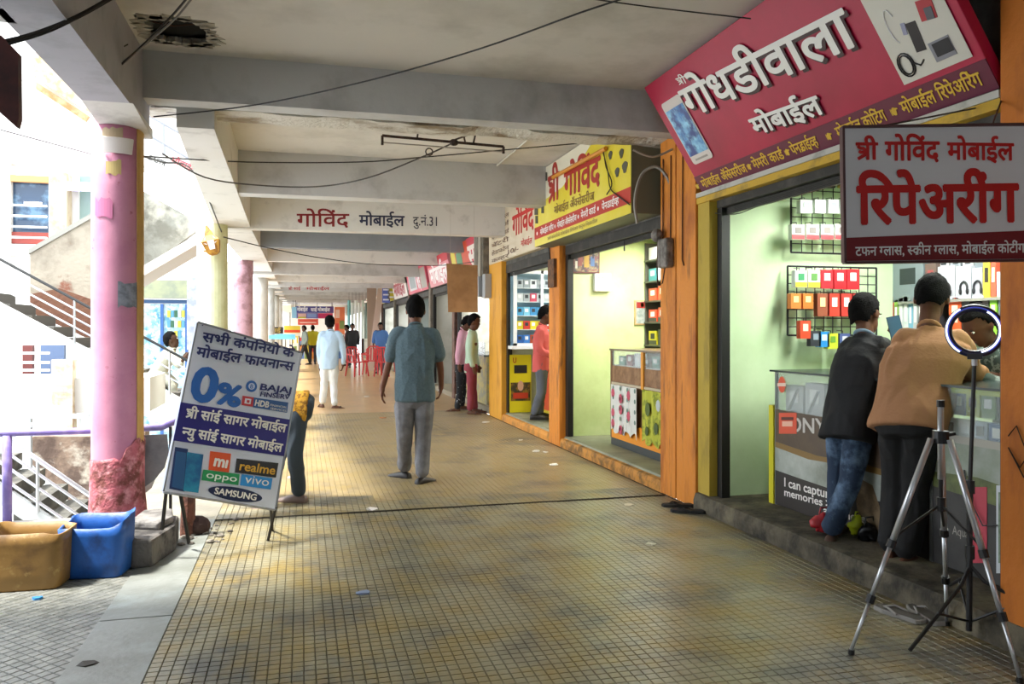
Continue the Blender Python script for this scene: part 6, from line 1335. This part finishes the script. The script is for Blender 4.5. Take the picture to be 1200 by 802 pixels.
# two customers leaning on the near counter
person('young man in a black shirt and faded blue jeans leaning on the near counter', Jw(5.02, dict(
    head=(1014, 369, .12), neck=(1013, 389, .08), pelvis=(996, 492, 0), shL=(994, 409, .16), shR=(1034, 407, -.02), elL=(985, 448, .2), elR=(1050, 430, .18), wrL=(979, 470, .4), wrR=(1048, 408, .22), hdL=(981, 482, .44), hdR=(1048, 392, .2),
    hipL=(986, 502, .06), hipR=(1006, 502, -.06), knL=(983, 552, .12), knR=(997, 560, -.04), anL=(981, 612, .1), anR=(974, 622, -.04), toL=(988, 622, .2), toR=(980, 632, .12))), RGT * .9 + FWD * .35,
    shirt='141518', pantmat=mat('27384f', .9, ('6f8aa8', 5, .5, .72), (90, .2)), collar='7d95a8', shoe='4a342c', skin='63412f', sleeve='long', vox=.008, torso_w=.172, torso_d=.125, leg=.95, hem=.13)
person('man in a light brown shirt and black trousers, elbows on the near counter', Jw(4.55, dict(
    head=(1092, 350, .12), neck=(1089, 375, .06), pelvis=(1066, 490, -.02), shL=(1057, 402, .1), shR=(1125, 402, -.02), elL=(1050, 452, .32), elR=(1139, 436, .2), wrL=(1068, 448, .5), wrR=(1166, 442, .36), hdL=(1078, 447, .52), hdR=(1182, 441, .4),
    hipL=(1053, 500, .06), hipR=(1080, 500, -.06), knL=(1050, 570, .12), knR=(1074, 578, .02), anL=(1044, 640, .06), anR=(1062, 648, -.02), toL=(1052, 652, .12), toR=(1078, 659, .06))), RGT * .75 + FWD * .65,
    shirt='a27450', pants='0e0e10', skin='5f3d2c', sleeve='half', vox=.008, torso_w=.212, torso_d=.135, leg=1.06, hem=.07, s=1.03, hipw=1.1)
# shopkeepers behind the near counter
person('grey-haired shopkeeper in a pale checked shirt behind the near counter', {k: V(p) for k, p in dict(
    head=(4.33, 3.62, 1.53), neck=(4.36, 3.62, 1.38), pelvis=(4.42, 3.6, .93), shL=(4.36, 3.43, 1.31), shR=(4.38, 3.8, 1.31), elL=(4.2, 3.38, 1.08), elR=(4.2, 3.86, 1.1), wrL=(3.98, 3.5, 1.15), wrR=(3.97, 3.78, 1.15), hdL=(3.88, 3.52, 1.15), hdR=(3.87, 3.76, 1.15),
    hipL=(4.42, 3.51, .9), hipR=(4.42, 3.69, .9), knL=(4.4, 3.5, .52), knR=(4.4, 3.7, .52), anL=(4.42, 3.5, .2), anR=(4.42, 3.7, .2), toL=(4.3, 3.5, .15), toR=(4.3, 3.7, .15)).items()}, LFT + V((0, 0, -.25)),
    hair='9a9a9c', shirtmat=mat('aebac0', .85, ('5a6a74', 26, .5, .55)), pants='33363a', shoe='222222', skin='6d4431', sleeve='half', vox=.012, s=.96)
person('dark-haired shopkeeper in a dark checked shirt bending behind the ring light', {k: V(p) for k, p in dict(
    head=(4.02, 4.06, 1.45), neck=(4.12, 4.06, 1.33), pelvis=(4.38, 4.1, .93), shL=(4.16, 3.88, 1.24), shR=(4.16, 4.25, 1.24), elL=(4.02, 3.84, 1.09), elR=(4.02, 4.3, 1.12), wrL=(3.86, 3.92, 1.15), wrR=(3.86, 4.24, 1.15), hdL=(3.78, 3.94, 1.15), hdR=(3.78, 4.2, 1.15),
    hipL=(4.38, 4.01, .9), hipR=(4.38, 4.19, .9), knL=(4.36, 4.0, .52), knR=(4.36, 4.2, .52), anL=(4.4, 4.0, .2), anR=(4.4, 4.2, .2), toL=(4.28, 4.0, .15), toR=(4.28, 4.2, .15)).items()}, LFT + V((0, 0, -.7)),
    shirtmat=mat('3c4a44', .85, ('8a968e', 24, .52, .58)), pants='222428', shoe='222222', skin='5f3d2c', sleeve='long', vox=.012, s=.96)
# person on the far stairs
person('person in pale clothes coming down the outside stairs behind the rails', Jw(12.6, dict(
    head=(201, 399), neck=(203, 408), pelvis=(186, 436), shL=(199, 413, .17), shR=(199, 414, -.17), elL=(210, 425, .2), elR=(209, 427, -.2), wrL=(214, 420, .2), wrR=(215, 421, -.2), hdL=(218, 416, .2), hdR=(219, 417, -.2),
    hipL=(187, 438, .09), hipR=(187, 438, -.09), knL=(203, 449, .1), knR=(201, 452, -.1), anL=(198, 470, .1), anR=(207, 474, -.1), toL=(204, 476, .1), toR=(214, 480, -.1))), RGT + V((0, 0, -.5)),
    shirt='d0cdb8', pants='b8b8a8', shoe='3a302a', skin='4d3526', sleeve='half', vox=.014)
# far people
def standing(label, u, v, d, h, fc, shirt, pants, sleeve='long', step=.0, group=None, hair='0b0a0a'):
    p = V((W(u, v, d).x, W(u, v, d).y, 0)); k = h / 1.7; f = V(fc).normalized(); l = V((0, 0, 1)).cross(f)
    q = lambda x, y, z: p + l * x * k + f * y * k + V((0, 0, z * k))
    J = dict(head=q(0, .03, 1.57), neck=q(0, 0, 1.45), pelvis=q(0, 0, .93), shL=q(.19, 0, 1.37), shR=q(-.19, 0, 1.37), elL=q(.24, -.03, 1.1), elR=q(-.24, -.03, 1.1), wrL=q(.23, .08, .87), wrR=q(-.23, .08, .87), hdL=q(.22, .12, .78), hdR=q(-.22, .12, .78),
             hipL=q(.09, 0, .9), hipR=q(-.09, 0, .9), knL=q(.1, .02 + step, .5), knR=q(-.1, .02 - step, .5), anL=q(.1, step * 1.8, .09), anR=q(-.1, -step * 1.8, .09), toL=q(.11, .14 + step * 1.8, .02), toR=q(-.11, .14 - step * 1.8, .02))
    return person(label, J, f, shirt=shirt, pants=pants, sleeve=sleeve, s=k, vox=.022, shoe='2a2422', skin='5d3c2c', group=group, hair=hair)
standing('man in a blue shirt standing behind the red plastic chairs', 446, 438, 26.5, 1.66, BCK + LFT * .3, '3b5f92', '4a4f58', 'half')
standing('person in a grey top walking far down the corridor, left of the pale blue shirt', 357, 424, 33, 1.6, LFT + BCK * .3, '8d9a94', '26282c', step=.15)
standing('person in a yellow top far down the corridor', 366.5, 424, 33.5, 1.62, FWD, 'c8c02c', '30303a')
standing('person in a dark red top far down the corridor, beside the right-hand shops', 407, 424, 32, 1.62, LFT, '8a2434', '22242a')
standing('person in black far down the corridor, nearest the hanging cloths', 413, 425, 30.5, 1.66, BCK, '17181c', '1c1d22')
